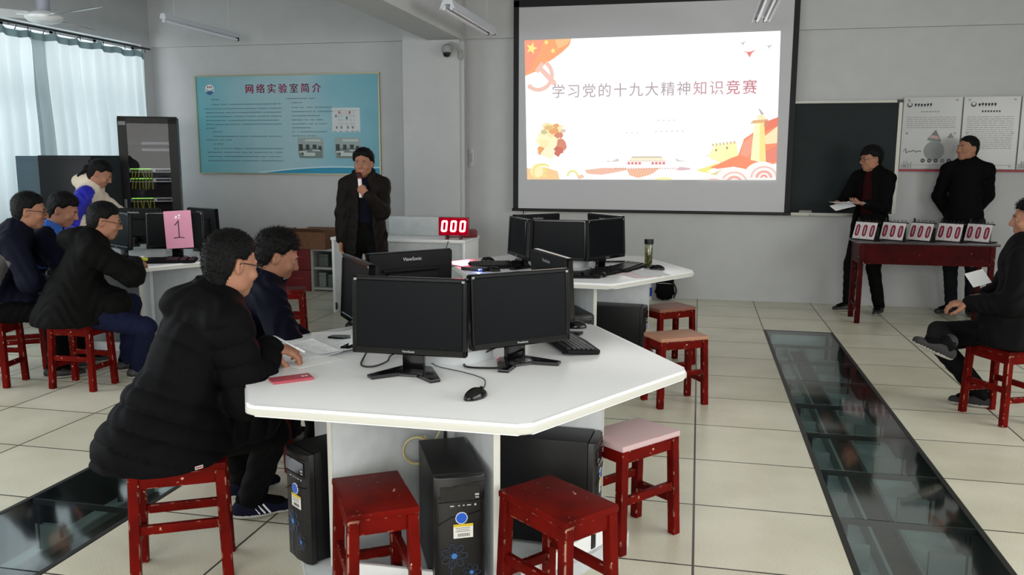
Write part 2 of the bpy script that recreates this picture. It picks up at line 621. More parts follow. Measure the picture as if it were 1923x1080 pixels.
f_ = MB()
for z in (.93, 2.84): span(f_, -4.4, 2.8, YF - .18, YF - .13, z - .03, z + .03)
for k in range(9): span(f_, -4.4 + .9 * k - .025, -4.4 + .9 * k + .025, YF - .18, YF - .13, .93, 2.84)
struct(f_, 'window_4', m_alu)

# ------------------------------------------------------------------ curtains on the window wall
m_curt = curtain_material()


def curtain(name, ya, yb, label, seed, gather=None, dx=0.0):
    rnd = random.Random(seed)
    N, K = 150, 26
    ph = [rnd.uniform(0, 6.28) for _ in range(4)]
    b = MB(); V = []
    ztop, zbot = 2.795, 0.35
    for k in range(K + 1):
        t = k / K
        row = []
        for i in range(N + 1):
            s = i / N
            y = ya + (yb - ya) * s
            if gather: y += gather * t * (1 - s) ** 2
            a = 0.020 + 0.040 * min(1, 2.5 * t)
            x = a * sin(2 * pi * s * (yb - ya) / .17 + ph[0] + .5 * sin(5 * s + 2.2 * t)) + .014 * sin(2 * pi * s * 3.1 + ph[1] + 1.2 * t)
            sag = 0.022 * abs(sin(pi * s * (yb - ya) / .33)) * (1 if k == 0 else 0)
            row.append(b.bm.verts.new((XL + .115 + x + dx, y, ztop - (ztop - zbot) * t - sag)))
        V.append(row)
    for k in range(K):
        for i in range(N):
            b.bm.faces.new((V[k][i], V[k][i + 1], V[k + 1][i + 1], V[k + 1][i]))
    class _P: pass
    V0 = []
    for v in V[0]:
        q = _P(); q.co = v.co.copy(); V0.append(q)
    o = b.build(name, m_curt, ang=80)
    prop(o, label, 'curtain')
    h = MB(); rows = []
    for k in range(3):
        rows.append([h.bm.verts.new((v.co.x + .006, v.co.y, v.co.z + .004 - .035 * k)) for v in V0])
    for k in range(2):
        for i in range(N): h.bm.faces.new((rows[k][i], rows[k][i + 1], rows[k + 1][i + 1], rows[k + 1][i]))
    h.build('heading_tape', mat('curtain_heading', (146, 174, 182), .8), o, ang=80)
    n = int((yb - ya) / .33)
    for i in range(n + 1):
        hk = MB()
        y = ya + (yb - ya) * i / n
        hk.tube([(XL + .115 + dx, y, 2.785), (XL + .115 + dx * .5, y, 2.83)], .005, 6)
        hk.build('curtain_hook', m_steel, o)
    return o


curtain('curtain', 7.44, 9.27, 'pale blue curtain with soft pleats, hanging behind the tall server rack', 3, gather=.10)
curtain('curtain', 5.5, 7.70, 'pale blue curtain with soft pleats, hanging under the ceiling fan', 5, dx=-.06)
r_ = MB(); r_.cyl((XL + .115, 5.3, 2.835), (XL + .115, 9.36, 2.835), .012, seg=10)
o = r_.build('curtain_rail', m_steel)
prop(o, 'thin dark curtain rail fixed above the pale blue curtains', 'curtain rail')
for k in range(5):
    q = MB(); q.box((XL + .055, 5.4 + k * .96, 2.835), (.11, .02, .02)); q.build('rail_bracket', m_steel, o)

# ------------------------------------------------------------------ hexagonal computer tables
def hexpts(R, rc=0.04, rot=0.0, seg=5):
    P = []
    for k in range(6):
        a = rot + k * pi / 3
        v = Vector((R * cos(a), R * sin(a), 0))
        dcen = rc / cos(pi / 6)
        c = v * ((R - dcen) / R)
        for i in range(seg + 1):
            b = a - pi / 6 + (pi / 3) * i / seg
            P.append((c.x + rc * cos(b), c.y + rc * sin(b)))
    return P


def hex_table(loc, rot, label):
    t = thing('hexagonal_table', label, 'table', (loc[0], loc[1], 0), R_(rot), 'hexagonal computer tables')
    b = MB(); b.prism(hexpts(.945, .05), .712, .75, bevel=.012)
    top = b.build('tabletop', m_white_lam, t)
    e = MB(); e.prism(hexpts(.949, .052), .717, .738, bevel=.004)
    e.build('edge_band', m_edge, top)
    for k in range(6):
        a = k * pi / 3
        p = MB()
        p.box((cos(a) * .335, sin(a) * .335, .386), (.57, .022, .652), m_grey_lam, rot=a, bevel=.002)
        p.box((cos(a) * .621, sin(a) * .621, .386), (.004, .024, .652), m_edge, rot=a)
        p.build('leg_panel', None, t)
    b = MB(); b.prism(hexpts(.74, .04), .0, .06, bevel=.006)
    b.build('base_plate', m_grey_lam, t)
    for k in range(6):
        a = pi / 6 + k * pi / 3
        q = MB(); q.box((cos(a) * .615, sin(a) * .615, .095), (.02, .52, .07), m_white_lam, rot=a, bevel=.006)
        q.build('tower_stop', None, t)
    b = MB(); b.cyl((0, 0, .06), (0, 0, .712), .05, seg=6); b.build('core_post', m_grey_lam, t)
    b = MB(); b.prism(hexpts(.17, .02), .75, .80, bevel=.004); b.build('cable_riser', m_grey_lam, t)
    return t


TN, TF, TL = (-.96, 3.27), (-.95, 6.29), (-4.5, 6.25)
hex_table(TN, 0, 'white hexagonal table with the red phone and papers on it')
hex_table(TF, -3, 'white hexagonal table with the tea flask on it')
hex_table(TL, 0, 'white hexagonal table carrying the monitor with the pink sign')

# ------------------------------------------------------------------ stools

def make_stool(name, label, loc, rz, m_top=None, L=.34, Wd=.235, group='red wooden stools'):
    t = thing(name, label, 'stool', (loc[0], loc[1], 0), R_(rz), group)
    b = MB(); b.box((0, 0, .4375), (L, Wd, .025), bevel=.007)
    b.build('seat', m_top or m_red, t)
    hx, hy = L / 2 - .022, Wd / 2 - .022
    for sx in (-1, 1):
        for sy in (-1, 1):
            b = MB()
            g = bmesh.ops.create_cube(b.bm, size=1.0)
            for v in g['verts']:
                up = v.co.z > 0
                ox = hx if up else hx + .012
                oy = hy if up else hy + .012
                v.co = Vector((sx * ox + v.co.x * .038, sy * oy + v.co.y * .038, .425 if up else 0.0))
            bmesh.ops.bevel(b.bm, geom=list(b.bm.edges), offset=.003, segments=1, affect='EDGES')
            b.build('leg', m_red, t)
    for sy in (-1, 1):
        b = MB(); b.box((0, sy * hy, .398), (2 * hx - .036, .024, .052), bevel=.003); b.build('apron_rail', m_red, t)
        b = MB(); b.box((0, sy * (hy + .006), .215), (2 * hx - .026, .022, .034), bevel=.003); b.build('stretcher', m_red, t)
    for sx in (-1, 1):
        b = MB(); b.box((sx * hx, 0, .398), (.024, 2 * hy - .036, .052), bevel=.003); b.build('apron_rail', m_red, t)
        b = MB(); b.box((sx * (hx + .007), 0, .155), (.022, 2 * hy - .026, .034), bevel=.003); b.build('stretcher', m_red, t)
    return t


make_stool('wooden_stool', 'red stool carrying the writer in the black quilted coat', (-1.867, 2.705), 29)
make_stool('wooden_stool', 'red stool under the man in navy beside the writer', (-2.12, 3.63), 58)
make_stool('wooden_stool', 'empty chipped red stool tucked between two computer towers', (-1.029, 2.545), 122)
make_stool('wooden_stool', 'empty plain red stool with glossy chipped edges beside the flowered computer tower', (-.42, 2.635), 141)
make_stool('wooden_stool', 'stool with pale pink worn seat beside the nearest table', (-.235, 3.375), 51, m_redpink)
make_stool('wooden_stool', 'stool with bare wooden seat showing through worn red paint', (-.107, 5.40), 31, m_redwood)
make_stool('wooden_stool', 'stool with dull brown seat below the tea flask', (-.19, 6.44), 40, m_redbrown)
make_stool('wooden_stool', 'empty red stool on open floor behind the man in navy', (-3.42, 6.55), 20)
make_stool('wooden_stool', 'red stool under the man in the black hooded coat', (-4.07, 4.885), -1)
make_stool('wooden_stool', 'red stool under the man with grey jacket panels', (-4.72, 4.80), 10)
make_stool('wooden_stool', 'red stool under the smiling man in the blue collar', (-4.86, 5.22), 35)
make_stool('wooden_stool', 'red stool under the man with crossed legs', (1.825, 5.50), 116)

# ------------------------------------------------------------------ monitors
_logo = text_mesh('ViewSonic', .019)


def make_monitor(label, loc, rz, dz=0.0):
    t = thing('computer_monitor', label, 'monitor', (loc[0], loc[1], .75), R_(rz), 'black computer monitors')
    W, H, z0 = .446, .292, .078
    T = Matrix.Translation((0, -.02, z0 + H / 2)) @ Matrix.Rotation(R_(-3), 4, 'X')
    b = MB()
    # bezel ring
    bt, bb = .017, .027
    for (x, z, sx, sz) in ((0, H / 2 - bt / 2, W, bt), (0, -H / 2 + bb / 2, W, bb), (-W / 2 + bt / 2, 0, bt, H), (W / 2 - bt / 2, 0, bt, H)):
        b.box((x, -.006, z), (sx, .028, sz), bevel=.004, seg=1)
    bmesh.ops.transform(b.bm, matrix=T, verts=b.bm.verts)
    bz = b.build('bezel', m_blk_gloss, t)
    s = MB(); s.box((0, -.006, .005), (W - 2 * bt + .002, .016, H - bt - bb + .002)); bmesh.ops.transform(s.bm, matrix=T, verts=s.bm.verts)
    s.build('screen', m_screen, t)
    h = MB()
    h.box((0, .014, 0), (W - .006, .02, H - .006), bevel=.008)
    h.box((0, .030, -.02), (W * .62, .03, H * .5), bevel=.013, seg=3)
    h.box((0, .028, .062), (W * .70, .012, .016), bevel=.005)
    bmesh.ops.transform(h.bm, matrix=T, verts=h.bm.verts)
    h.build('back_shell', m_blk_matte, t)
    g = MB()
    Mf = T @ basis((1, 0, 0), (0, 0, 1), (0, -1, 0), (0, -.0207, -H / 2 + .0135)) @ Matrix.Scale(.62, 4)
    g.mesh(_logo, m_silver, Mf)
    Mb = T @ basis((-1, 0, 0), (0, 0, 1), (0, 1, 0), (0, .0246, .112)) @ Matrix.Scale(1.25, 4)
    g.mesh(_logo, m_silver, Mb)
    for k in range(4):
        g.box((W / 2 - .035 - .017 * k, -.0207, -H / 2 + .012), (.005, .001, .002), m_silver)
    g2 = bmesh.ops.transform(g.bm, matrix=T, verts=[v for f in g.bm.faces if False for v in f.verts])
    g.build('logo', None, bz)
    for sx in (-1, 1):
        st = MB(); st.box((sx * (W / 2 - .013), -.0206, H / 2 - .012), (.011, .001, .008))
        bmesh.ops.transform(st.bm, matrix=T, verts=st.bm.verts)
        st.build('corner_sticker', mat('sticker_grey', (150, 150, 150), .5), bz)
    n = MB(); n.box((0, .018, .065), (.085, .03, .12), bevel=.006); n.build('neck', m_blk_gloss, t)
    f = MB()
    poly = [(-.142, -.105), (-.112, -.135), (-.035, -.055), (.035, -.055), (.112, -.135), (.142, -.105), (.062, .055), (.05, .068), (-.05, .068), (-.062, .055)]
    f.prism(poly, .0, .014, bevel=.004, seg=2); f.build('foot', m_blk_gloss, t)
    return t


def mon(label, cx, cy, rz):
    a = R_(rz)
    return make_monitor(label, (cx - sin(a) * .02, cy + cos(a) * .02), rz)


mon('black monitor facing the camera on the nearest table, above the mouse', -1.035, 2.955, 0)
mon('black monitor angled beside the keyboard on the nearest table', -.671, 3.21, 41.5)
mon('black monitor seen nearly edge-on above the scattered papers', -1.442, 3.44, -52)
mon('black monitor showing its back with silver lettering, before the speaker', -1.33, 3.80, -132.6)
mon('black monitor showing its thin top edge behind the keyboard on the nearest table', -.655, 3.87, 121)
mon('black monitor facing the camera on the table with the tea flask', -.99, 5.985, 0)
mon('black monitor turned aside nearest to the tea flask', -.653, 6.155, 60)
mon('black monitor turned away nearest to the red digit display', -1.28, 6.12, -60)
mon('black monitor back with lettering above the far table, nearer the display', -1.25, 6.60, -132)
mon('black monitor back with lettering above the far table, nearer the flask', -.70, 6.67, 132)
mon('black monitor carrying the pink paper sign', -4.07, 6.02, 17)
mon('black monitor between the pink sign and the man in the hooded coat', -4.52, 5.93, -30)
mon('black monitor back with lettering in front of the server rack', -4.72, 6.42, -168)
mon('black monitor back between the pink sign and the writer', -4.18, 6.60, 152)

# pink sign taped to a monitor
a = R_(17)
sg = MB()
sg.box((0, 0, 0), (.212, .0015, .297))
sgn = sg.build('paper_sign', mat('pink_paper', (232, 158, 186), 0.75), None,
               loc=(-4.035 + sin(a) * .032, 6.03 - cos(a) * .032, .985), rot=(R_(-3), R_(-3), a))
prop(sgn, 'pink paper sign with a handwritten 1 taped over a monitor', 'sign')
dg_ = MB()
mk = mat('marker_ink', (38, 24, 40), 0.6)
dg_.tube([(-.028, -.0016, .035), (-.012, -.0016, .05), (.003, -.0016, .072), (.002, -.0016, .0), (.0, -.0016, -.062)], .0034, 6, mk)
dg_.tube([(-.042, -.0016, -.066), (.0, -.0016, -.062), (.04, -.0016, -.066)], .0034, 6, mk)
dg_.build('digit', None, sgn)
tp = MB()
tp.box((-.012, -.0014, .098), (.013, .001, .022), rot=Matrix.Rotation(.4, 4, 'Y')); tp.box((.014, -.0014, .112), (.016, .001, .012)); tp.box((.013, -.0014, .094), (.014, .001, .008))
tp.build('tape', mat('shiny_tape', (250, 246, 250), 0.15), sgn)

# ------------------------------------------------------------------ computer towers

def sticker_flower(b, cx, cz, r, m1, m2):
    for k in range(7):
        a = 2 * pi * k / 7
        p = [(cx + r * .25 * cos(a), -.0012, cz + r * .25 * sin(a))]
        for i in range(9):
            s = -1 + 2 * i / 8
            rr = r * (1 - .35 * s * s)
            p.append((cx + rr * cos(a + .36 * s), -.0012, cz + rr * sin(a + .36 * s)))
        p.append(p[0])
        b.tube(p, r * .022, 4, m1)
    b.cyl((cx, -.0006, cz), (cx, -.002, cz), r * .22, seg=14, m=m2)


def make_tower(label, loc, rz, z=.06):
    t = thing('computer_tower', label, 'computer', (loc[0], loc[1], z), R_(rz), 'black computer towers')
    W, D, H = .175, .40, .43
    b = MB(); b.box((0, .012, H / 2 + .008), (W, D - .03, H - .012), bevel=.003); b.build('case', m_blk_metal, t)
    f = MB()
    # front bezel bulging slightly, front plane at y = -D/2 - .0
    prof = [(-W / 2, -.175), (-W / 2, -.195), (-W / 2 + .02, -.206), (0, -.210), (W / 2 - .02, -.206), (W / 2, -.195), (W / 2, -.175)]
    f.prism(prof, .006, H, bevel=.004, seg=2)
    fo = f.build('front_panel', m_blk, t)
    y = -.2105
    g = MB(); m_gr = mat('panel_groove', (4, 4, 5), 0.5); m_gl = mat('panel_gloss', (20, 20, 22), 0.15)
    g.box((0, y + .002, .372), (W * .78, .004, .052), m_gl, bevel=.001, seg=1)
    g.box((0, y, .343), (W * .86, .003, .0025), m_gr)
    g.tube([(-.078, y + .003, .262), (-.03, y, .289), (.05, y, .299), (.08, y + .003, .305)], .0015, 5, m_gr)
    g.tube([(-.078, y + .003, .357), (-.02, y, .400), (.08, y + .003, .41)], .0013, 5, m_gr)
    g.build('drive_cover', None, fo)
    p = MB(); ms = mat('port_metal', (196, 198, 200), 0.3, 0.6)
    for x, w_ in ((-.028, .014), (-.004, .006), (.012, .006), (.030, .014)):
        p.box((x, y, .330), (w_, .003, .004), ms)
    p.cyl((.052, y + .001, .330), (.052, y - .0015, .330), .004, seg=10, m=ms)
    p.box((.058, y - .001, .366), (.014, .002, .006), ms); p.box((.058, y - .001, .356), (.012, .002, .004), ms)
    p.build('ports', None, fo)
    k = MB()
    k.cyl((.004, y + .001, .285), (.004, y - .0012, .285), .021, seg=28, m=mat('badge_rim', (226, 230, 240), 0.4))
    k.cyl((.004, y, .285), (.004, y - .0018, .285), .0185, seg=28, m=mat('badge_blue', (24, 88, 196), 0.3))
    k.build('round_badge', None, fo)
    s = MB()
    s.box((.010, y - .0003, .238), (.068, .0014, .05), mat('label_white', (226, 226, 220), 0.6))
    s.box((.010, y - .0012, .2585), (.068, .0006, .009), mat('label_yellow', (214, 186, 30), 0.6))
    mi = mat('label_print', (92, 92, 92), 0.7)
    for zz, w_ in ((.249, .05), (.243, .044), (.237, .052)):
        s.box((.008, y - .0012, zz), (w_, .0006, .0018), mi)
    for i in range(16):
        s.box((-.008 + i * .0026, y - .0012, .224), (.0012 if i % 3 else .0018, .0006, .011), mi)
    s.build('label_sticker', None, fo)
    fl_ = MB()
    m1 = mat('print_petal', (58, 74, 104), 0.4); m2 = mat('print_blue', (60, 118, 190), 0.4)
    sticker_flower(fl_, -.022, .150, .046, m1, m2)
    bmesh.ops.translate(fl_.bm, verts=fl_.bm.verts, vec=(0, y, 0))
    v0 = list(fl_.bm.verts)
    fl2 = MB(); sticker_flower(fl2, .038, .085, .032, m1, m2)
    bmesh.ops.translate(fl2.bm, verts=fl2.bm.verts, vec=(0, y, 0))
    fl_.tube([(-.03, y, .12), (-.036, y, .06), (-.03, y, .012)], .0012, 4, m1)
    fl_.build('flower_print', None, fo)
    fl2.build('flower_print', None, fo)
    return t


make_tower('computer tower with blue flower print, facing the camera beside the red stool', (-.845, 2.82), 26)
make_tower('computer tower showing its plain side under the nearest table', (-.545, 3.16), 88)
make_tower('computer tower peeking out behind a table panel near the sports shoe', (-1.30, 2.92), -36)
make_tower('computer tower under the far table, below its front corner', (-.83, 5.86), 24)
make_tower('computer tower showing its plain side under the far table, beside a stool', (-.545, 6.155), 85)

# ------------------------------------------------------------------ keyboards, mice and small things on the tables

def make_keyboard(label, loc, rz, tilt=4, z=.75, roll=0):
    t = thing('computer_keyboard', label, 'keyboard', (loc[0], loc[1], z), R_(rz), 'black computer keyboards')
    t.rotation_euler = (R_(tilt), R_(roll), R_(rz))
    b = MB()
    prof = [(-.225, -.07), (-.20, -.085), (0, -.09), (.20, -.085), (.225, -.07), (.225, .065), (.20, .078), (-.20, .078), (-.225, .065)]
    b.prism(prof, 0.002, .02, bevel=.005, seg=2)
    b.build('base', m_blk_matte, t)
    k = MB()
    for r in range(6):
        y = .058 - r * .0205 - (.004 if r else 0)
        nx = 21
        for c in range(nx):
            x = -.205 + c * .0205
            if c in (15, 18) and r: x += .0
            if (c == 15 or c == 18): continue
            if r == 5 and 4 <= c <= 8:
                if c == 6: k.box((x, y, .0225), (.096, .0165, .009))
                continue
            k.box((x, y, .0225), (.0165, .0165, .009))
    k.build('keys', m_blk, t, smooth=False)
    f = MB()
    for sx in (-1, 1): f.box((sx * .17, .065, -.004), (.02, .008, .014))
    f.build('foot', m_blk_matte, t)
    return t


make_keyboard('black keyboard beside the angled monitor on the nearest table', (-.545, 3.60), 117, 4, .752)
make_keyboard('black keyboard nearest the blue light on the far table', (-1.43, 6.09), 24, 8, .758)
make_keyboard('black keyboard below the front monitor on the far table', (-.86, 5.72), 8, 4, .752)
make_keyboard('black keyboard beside the white papers on the far table', (-.64, 5.93), 63, 4, .752)
make_keyboard('black keyboard lying toward the tea flask on the far table', (-.50, 6.24), 75, 3, .752)
make_keyboard('dark keyboard below the pink sign', (-4.0, 5.78), 22, 4, .752)


def make_mouse(label, loc, rz, cable=None, z=.75):
    t = thing('computer_mouse', label, 'mouse', (loc[0], loc[1], z), R_(rz), 'black computer mice')
    b = MB()
    g = bmesh.ops.create_uvsphere(b.bm, u_segments=24, v_segments=16, radius=1)
    for v in b.bm.verts:
        x, y, zz = v.co
        wv = .029 * (1 - .14 * (y > 0) * y)
        h = .034 * (1 - .28 * max(0, y))
        v.co = Vector((x * wv, y * .056, max(zz, -.05) * h + .004))
    for v in b.bm.verts: v.co.z = max(v.co.z, .001)
    bo = b.build('body', m_blk_gloss, t, ang=60)
    g_ = MB()
    g_.tube([(0, .054, .014), (0, .035, .0262), (0, .012, .0352)], .0011, 5, mat('panel_groove'))
    g_.build('button_split', None, bo)
    w_ = MB(); w_.cyl((-.003, .03, .027), (.003, .03, .027), .008, seg=14); w_.build('wheel', m_blk_matte, t)
    if cable:
        q = MB(); q.tube(cable, .0019, 6); q.build('cable', m_rubber, t)
    return t


def bez(p, n=24):
    """smooth curve through points (catmull-rom)"""
    p = [Vector(q) for q in p]
    P = [p[0] * 2 - p[1]] + p + [p[-1] * 2 - p[-2]]
    out = []
    for i in range(1, len(P) - 2):
        for k in range(n // max(1, len(p) - 1) + 1):
            t = k / (n // max(1, len(p) - 1) + 1)
            a, b_, c, d = P[i - 1], P[i], P[i + 1], P[i + 2]
            out.append(.5 * ((2 * b_) + (c - a) * t + (2 * a - 5 * b_ + 4 * c - d) * t * t + (3 * b_ - a - 3 * c + d) * t ** 3))
    out.append(p[-1])
    return out


def to_local(pts, loc, rz):
    c, s_ = cos(-R_(rz)), sin(-R_(rz))
    return [((x - loc[0]) * c - (y - loc[1]) * s_, (x - loc[0]) * s_ + (y - loc[1]) * c, z - loc[2]) for x, y, z in pts]


make_mouse('black corded mouse on the bare tabletop in front of the monitors', (-.715, 2.70), -24,
           cable=bez([(0, .055, .012)] + to_local([(-.714, 2.79, .754), (-.725, 2.87, .754), (-.755, 2.945, .754), (-.847, 3.014, .754), (-.96, 3.072, .754), (-1.02, 3.14, .754)], (-.715, 2.70, .75), -24)))
make_mouse('black mouse lying beyond the keyboard on the nearest table', (-.555, 3.965), 105)
make_mouse('black mouse on the far table nearest the digit display', (-1.60, 6.42), 95)
make_mouse('black mouse beside the blue light on the far table', (-1.42, 5.86), 80)
make_mouse('black mouse in front of the keyboards on the far table', (-.63, 5.74), 150)
make_mouse('black mouse beside the tea flask', (-.275, 6.235), 80)

# loose cables of the monitors on the nearest table
def cable(name, pts, r, label, m=m_rubber, group=None):
    b = MB(); b.tube(bez(pts, 40), r, 6)
    o = b.build(name, m)
    return prop(o, label, 'cable', group)


cable('monitor_cable', [(-1.33, 3.36, .80), (-1.30, 3.14, .757), (-1.262, 3.025, .755), (-1.21, 3.015, .755), (-1.185, 3.10, .757), (-1.20, 3.20, .76), (-1.12, 3.27, .79)], .0035,
      'black cable looping on the tabletop beside the papers')
cable('monitor_cable', [(-.72, 3.27, .83), (-.80, 3.24, .79), (-.872, 3.20, .758), (-.865, 3.10, .756), (-.79, 3.085, .756), (-.70, 3.12, .757), (-.66, 3.19, .77), (-.66, 3.25, .80)], .0045,
      'thick black cable looping behind the foot of the angled monitor')
cable('monitor_cable', [(-.93, 3.15, .80), (-.945, 3.16, .756), (-.965, 3.22, .756), (-.99, 3.25, .80)], .0035,
      'black cable rising behind the camera-facing monitor')

# red phone, papers and pen
ph = thing('mobile_phone', 'pinkish red mobile phone lying face down on the table corner', 'phone', (-1.434, 2.775, .75), R_(42))
b = MB()
b.box((0, 0, .0055), (.150, .074, .0095), bevel=.004, seg=3); b.build('case', mat('phone_red', (176, 70, 84), 0.4, 0.1, noise=.06, nscale=300), ph)
b = MB(); b.box((.055, 0, .0105), (.010, .010, .001)); b.cyl((.042, 0, .0102), (.042, 0, .0112), .0055, seg=14); b.build('camera_window', mat('phone_lens', (226, 196, 198), 0.2), ph)
b = MB()
for sx in (-1, 1): b.box((sx * .0735, -.030, .0055), (.003, .008, .006))
b.build('antenna_band', m_silver, ph)


def sheet(name, label, cx, cy, rz, z, w_=.21, h_=.297, m=None, lines=0, group=None, curl=0.0, seed=0, cat='paper'):
    b = MB(); N = 14
    rows = []
    for j in range(N + 1):
        row = []
        for i in range(N + 1):
            x = (i / N - .5) * w_; y = (j / N - .5) * h_
            zz = curl * (max(0, (i / N - .55)) ** 2 + .6 * max(0, j / N - .6) ** 2)
            row.append((x, y, zz))
        rows.append(row)
    V = [[b.bm.verts.new(p) for p in r] for r in rows]
    for j in range(N):
        for i in range(N):
            b.bm.faces.new((V[j][i], V[j][i + 1], V[j + 1][i + 1], V[j + 1][i]))
    ret = bmesh.ops.extrude_face_region(b.bm, geom=list(b.bm.faces))
    for g in ret['geom']:
        if isinstance(g, bmesh.types.BMVert): g.co.z -= .0007
    o = b.build(name, m or m_white, None, loc=(cx, cy, z), rot=(0, 0, R_(rz)))
    prop(o, label, cat, group)
    if lines:
        rnd = random.Random(seed)
        t = MB()
        for k in range(lines):
            y = h_ * .40 - k * (h_ * .8 / lines)
            x = -w_ * .40
            end = w_ * (.42 if rnd.random() < .7 else rnd.uniform(-.1, .3))
            while x < end:
                q = rnd.uniform(.006, .03)
                i = (x + q / 2) / w_ + .5; j = y / h_ + .5
                zz = curl * (max(0, (i - .55)) ** 2 + .6 * max(0, j - .6) ** 2)
                t.box((x + q / 2, y, zz + .0006), (q, .0022, .0006))
                x += q + .006
        t.build('print', mat('grey_print', (198, 200, 204), 0.8), o)
    return o


PG = 'papers scattered on the nearest table'
sheet('paper_sheet', 'white sheet lying lowest, its edge toward the red phone', -1.565, 3.10, 62, .7512, lines=14, seed=1, group=PG)
sheet('paper_sheet', 'printed sheet under the hand holding the pen', -1.60, 3.22, 50, .7525, lines=18, seed=2, curl=.05, group=PG)
sheet('paper_sheet', 'printed sheet curling up at the far side of the paper pile', -1.56, 3.42, 20, .754, lines=18, seed=3, curl=.10, group=PG)
sheet('paper_sheet', 'printed sheet slipping under the edge-on monitor', -1.45, 3.30, -38, .7556, lines=20, seed=4, curl=.08, group=PG)
sheet('paper_sheet', 'blank white sheet in front of the man in navy', -1.72, 3.40, 75, .7515, group=PG)
sheet('question_paper', 'white paper with pink heading on the far table below the flask', -.40, 5.915, 38, .7512, m=mat('pinkish_paper', (244, 222, 226), .7), lines=8, seed=5)
sheet('question_paper', 'top white printed paper on the far table, under the mouse by the flask', -.315, 6.03, 22, .7526, lines=12, seed=6)
b = MB()
b.cyl((0, 0, -.065), (0, 0, .06), .0048, seg=10, m=mat('pen_barrel', (180, 184, 190), .25, .2)); b.cyl((0, 0, .06), (0, 0, .072), .0048, .0012, seg=10, m=m_silver)
b.cyl((0, 0, -.068), (0, 0, -.03), .0055, seg=10, m=mat('pen_cap', (206, 208, 212), .3))
pen_dir = Vector((-.133, -.017, .067)).normalized()
pen = b.build('pen', None, None, loc=(-1.535, 2.966, .838))
pen.rotation_mode = 'QUATERNION'; pen.rotation_quaternion = pen_dir.to_track_quat('Z', 'Y')
prop(pen, 'silver pen held by the writer over the papers', 'pen')

# coiled network cable under the nearest table
for k, (dx, rr, mcol, lab) in enumerate(((0, .055, (178, 166, 120), 'coil of yellowish network cable hanging against a table panel'),)):
    pts = [(-.86 - .0, 3.20, .70), (-.905, 3.12, .60), (-.955, 3.05, .50)]
    for i in range(30):
        a = i / 29 * 2 * pi * 2.2
        pts.append((-1.03 + rr * cos(a) * .9, 2.99 + rr * cos(a) * .3 + .002 * i / 3, .435 + rr * sin(a)))
    pts += [(-.99, 3.0, .38), (-.985, 3.0, .2), (-.98, 3.0, .07)]
    cable('network_cable', pts, .004, lab, mat('cable_beige', mcol, .5))
cable('power_cable', [(-.90, 3.10, .71), (-.93, 3.09, .6), (-.945, 3.09, .44), (-.95, 3.14, .2)], .006, 'black power cable dropping behind the flowered tower')

# ------------------------------------------------------------------ far table: flask, hub
fk = thing('tea_flask', 'clear tea flask with dark lid and leaves inside, on the far table', 'flask', (-.345, 6.33, .75))
b = MB(); b.lathe([(0, .003), (.029, .003), (.030, .01), (.030, .175), (.027, .182), (.027, .18), (.0275, .012), (0, .012)], 28); b.build('glass_body', glass_mat('flask_glass', (.86, .88, .80, 1), .06), fk)
b = MB(); b.lathe([(0, .178), (.033, .178), (.034, .182), (.034, .212), (.031, .216), (0, .216)], 28); b.build('lid', m_blk, fk)
b = MB(); b.lathe([(0, 0), (.032, 0), (.033, .01), (.031, .016), (0, .016)], 28); b.build('base_ring', m_blk, fk)
b = MB(); rnd = random.Random(5)
b.lathe([(0, .013), (.0265, .013), (.0265, .15), (0, .15)], 24, glass_mat('tea_water', (.80, .78, .55, 1), .02))
for k in range(90):
    a = rnd.uniform(0, 6.28); r = rnd.uniform(.004, .023); z = .018 + rnd.random() ** 1.5 * .10
    b.ball((r * cos(a), r * sin(a), z), .006, mat('tea_leaf', (58, 60, 34), .8), (1, .5, .7), 6, Matrix.Rotation(rnd.uniform(0, 3), 4, 'X'))
b.build('tea', None, fk)

hb = thing('buzzer_box', 'small dark box with a glowing blue light on the far table', 'device', (-1.555, 5.875, .75), R_(-24))
b = MB(); b.box((0, 0, .014), (.20, .09, .026), bevel=.004); b.build('housing', m_blk, hb)
b = MB(); b.ball((.07, -.047, .016), .0055); b.build('blue_light', emit('blue_led', (90, 110, 255), 9), hb)
b = MB(); b.tube(bez([(-.10, 0, .012), (-.18, -.05, .02), (-.24, -.08, -.1), (-.26, -.02, -.4)]), .004, 6); b.build('cable', m_rubber, hb)
pl = bpy.data.lights.new('blue_light_glow', 'POINT'); pl.energy = .25; pl.color = (.15, .2, 1); pl.shadow_soft_size = .01
po = bpy.data.objects.new('blue_light_glow', pl); COL.objects.link(po); po.parent = hb; po.location = (.075, -.065, .02)

# ------------------------------------------------------------------ teacher's podium and the digit display
pd_ = thing('teacher_podium', 'long white podium desk standing behind the speaker', 'desk', (-2.88, 8.13, 0))
b = MB(); span(b, -.70, .70, -.27, .27, .735, .765, bevel=.004); b.build('worktop', m_white_lam, pd_)
for sx in (-1, 1):
    b = MB(); span(b, sx * .68 - .012, sx * .68 + .012, -.26, .26, 0, .735, bevel=.002); b.build('side_panel', m_white_lam, pd_)
b = MB(); span(b, -.668, .668, -.235, -.215, .04, .735); b.build('front_panel', m_grey_lam, pd_)
b = MB(); span(b, -.24, .42, .16, .26, .765, .955, bevel=.004); b.build('rear_upstand', m_grey_lam, pd_)
b = MB()
for sx in (-1, 1): b.cyl((sx * .665 - .0, -.25, .03), (sx * .665, -.25, .10), .012, seg=8)
b.build('caster_bracket', m_blk, pd_)

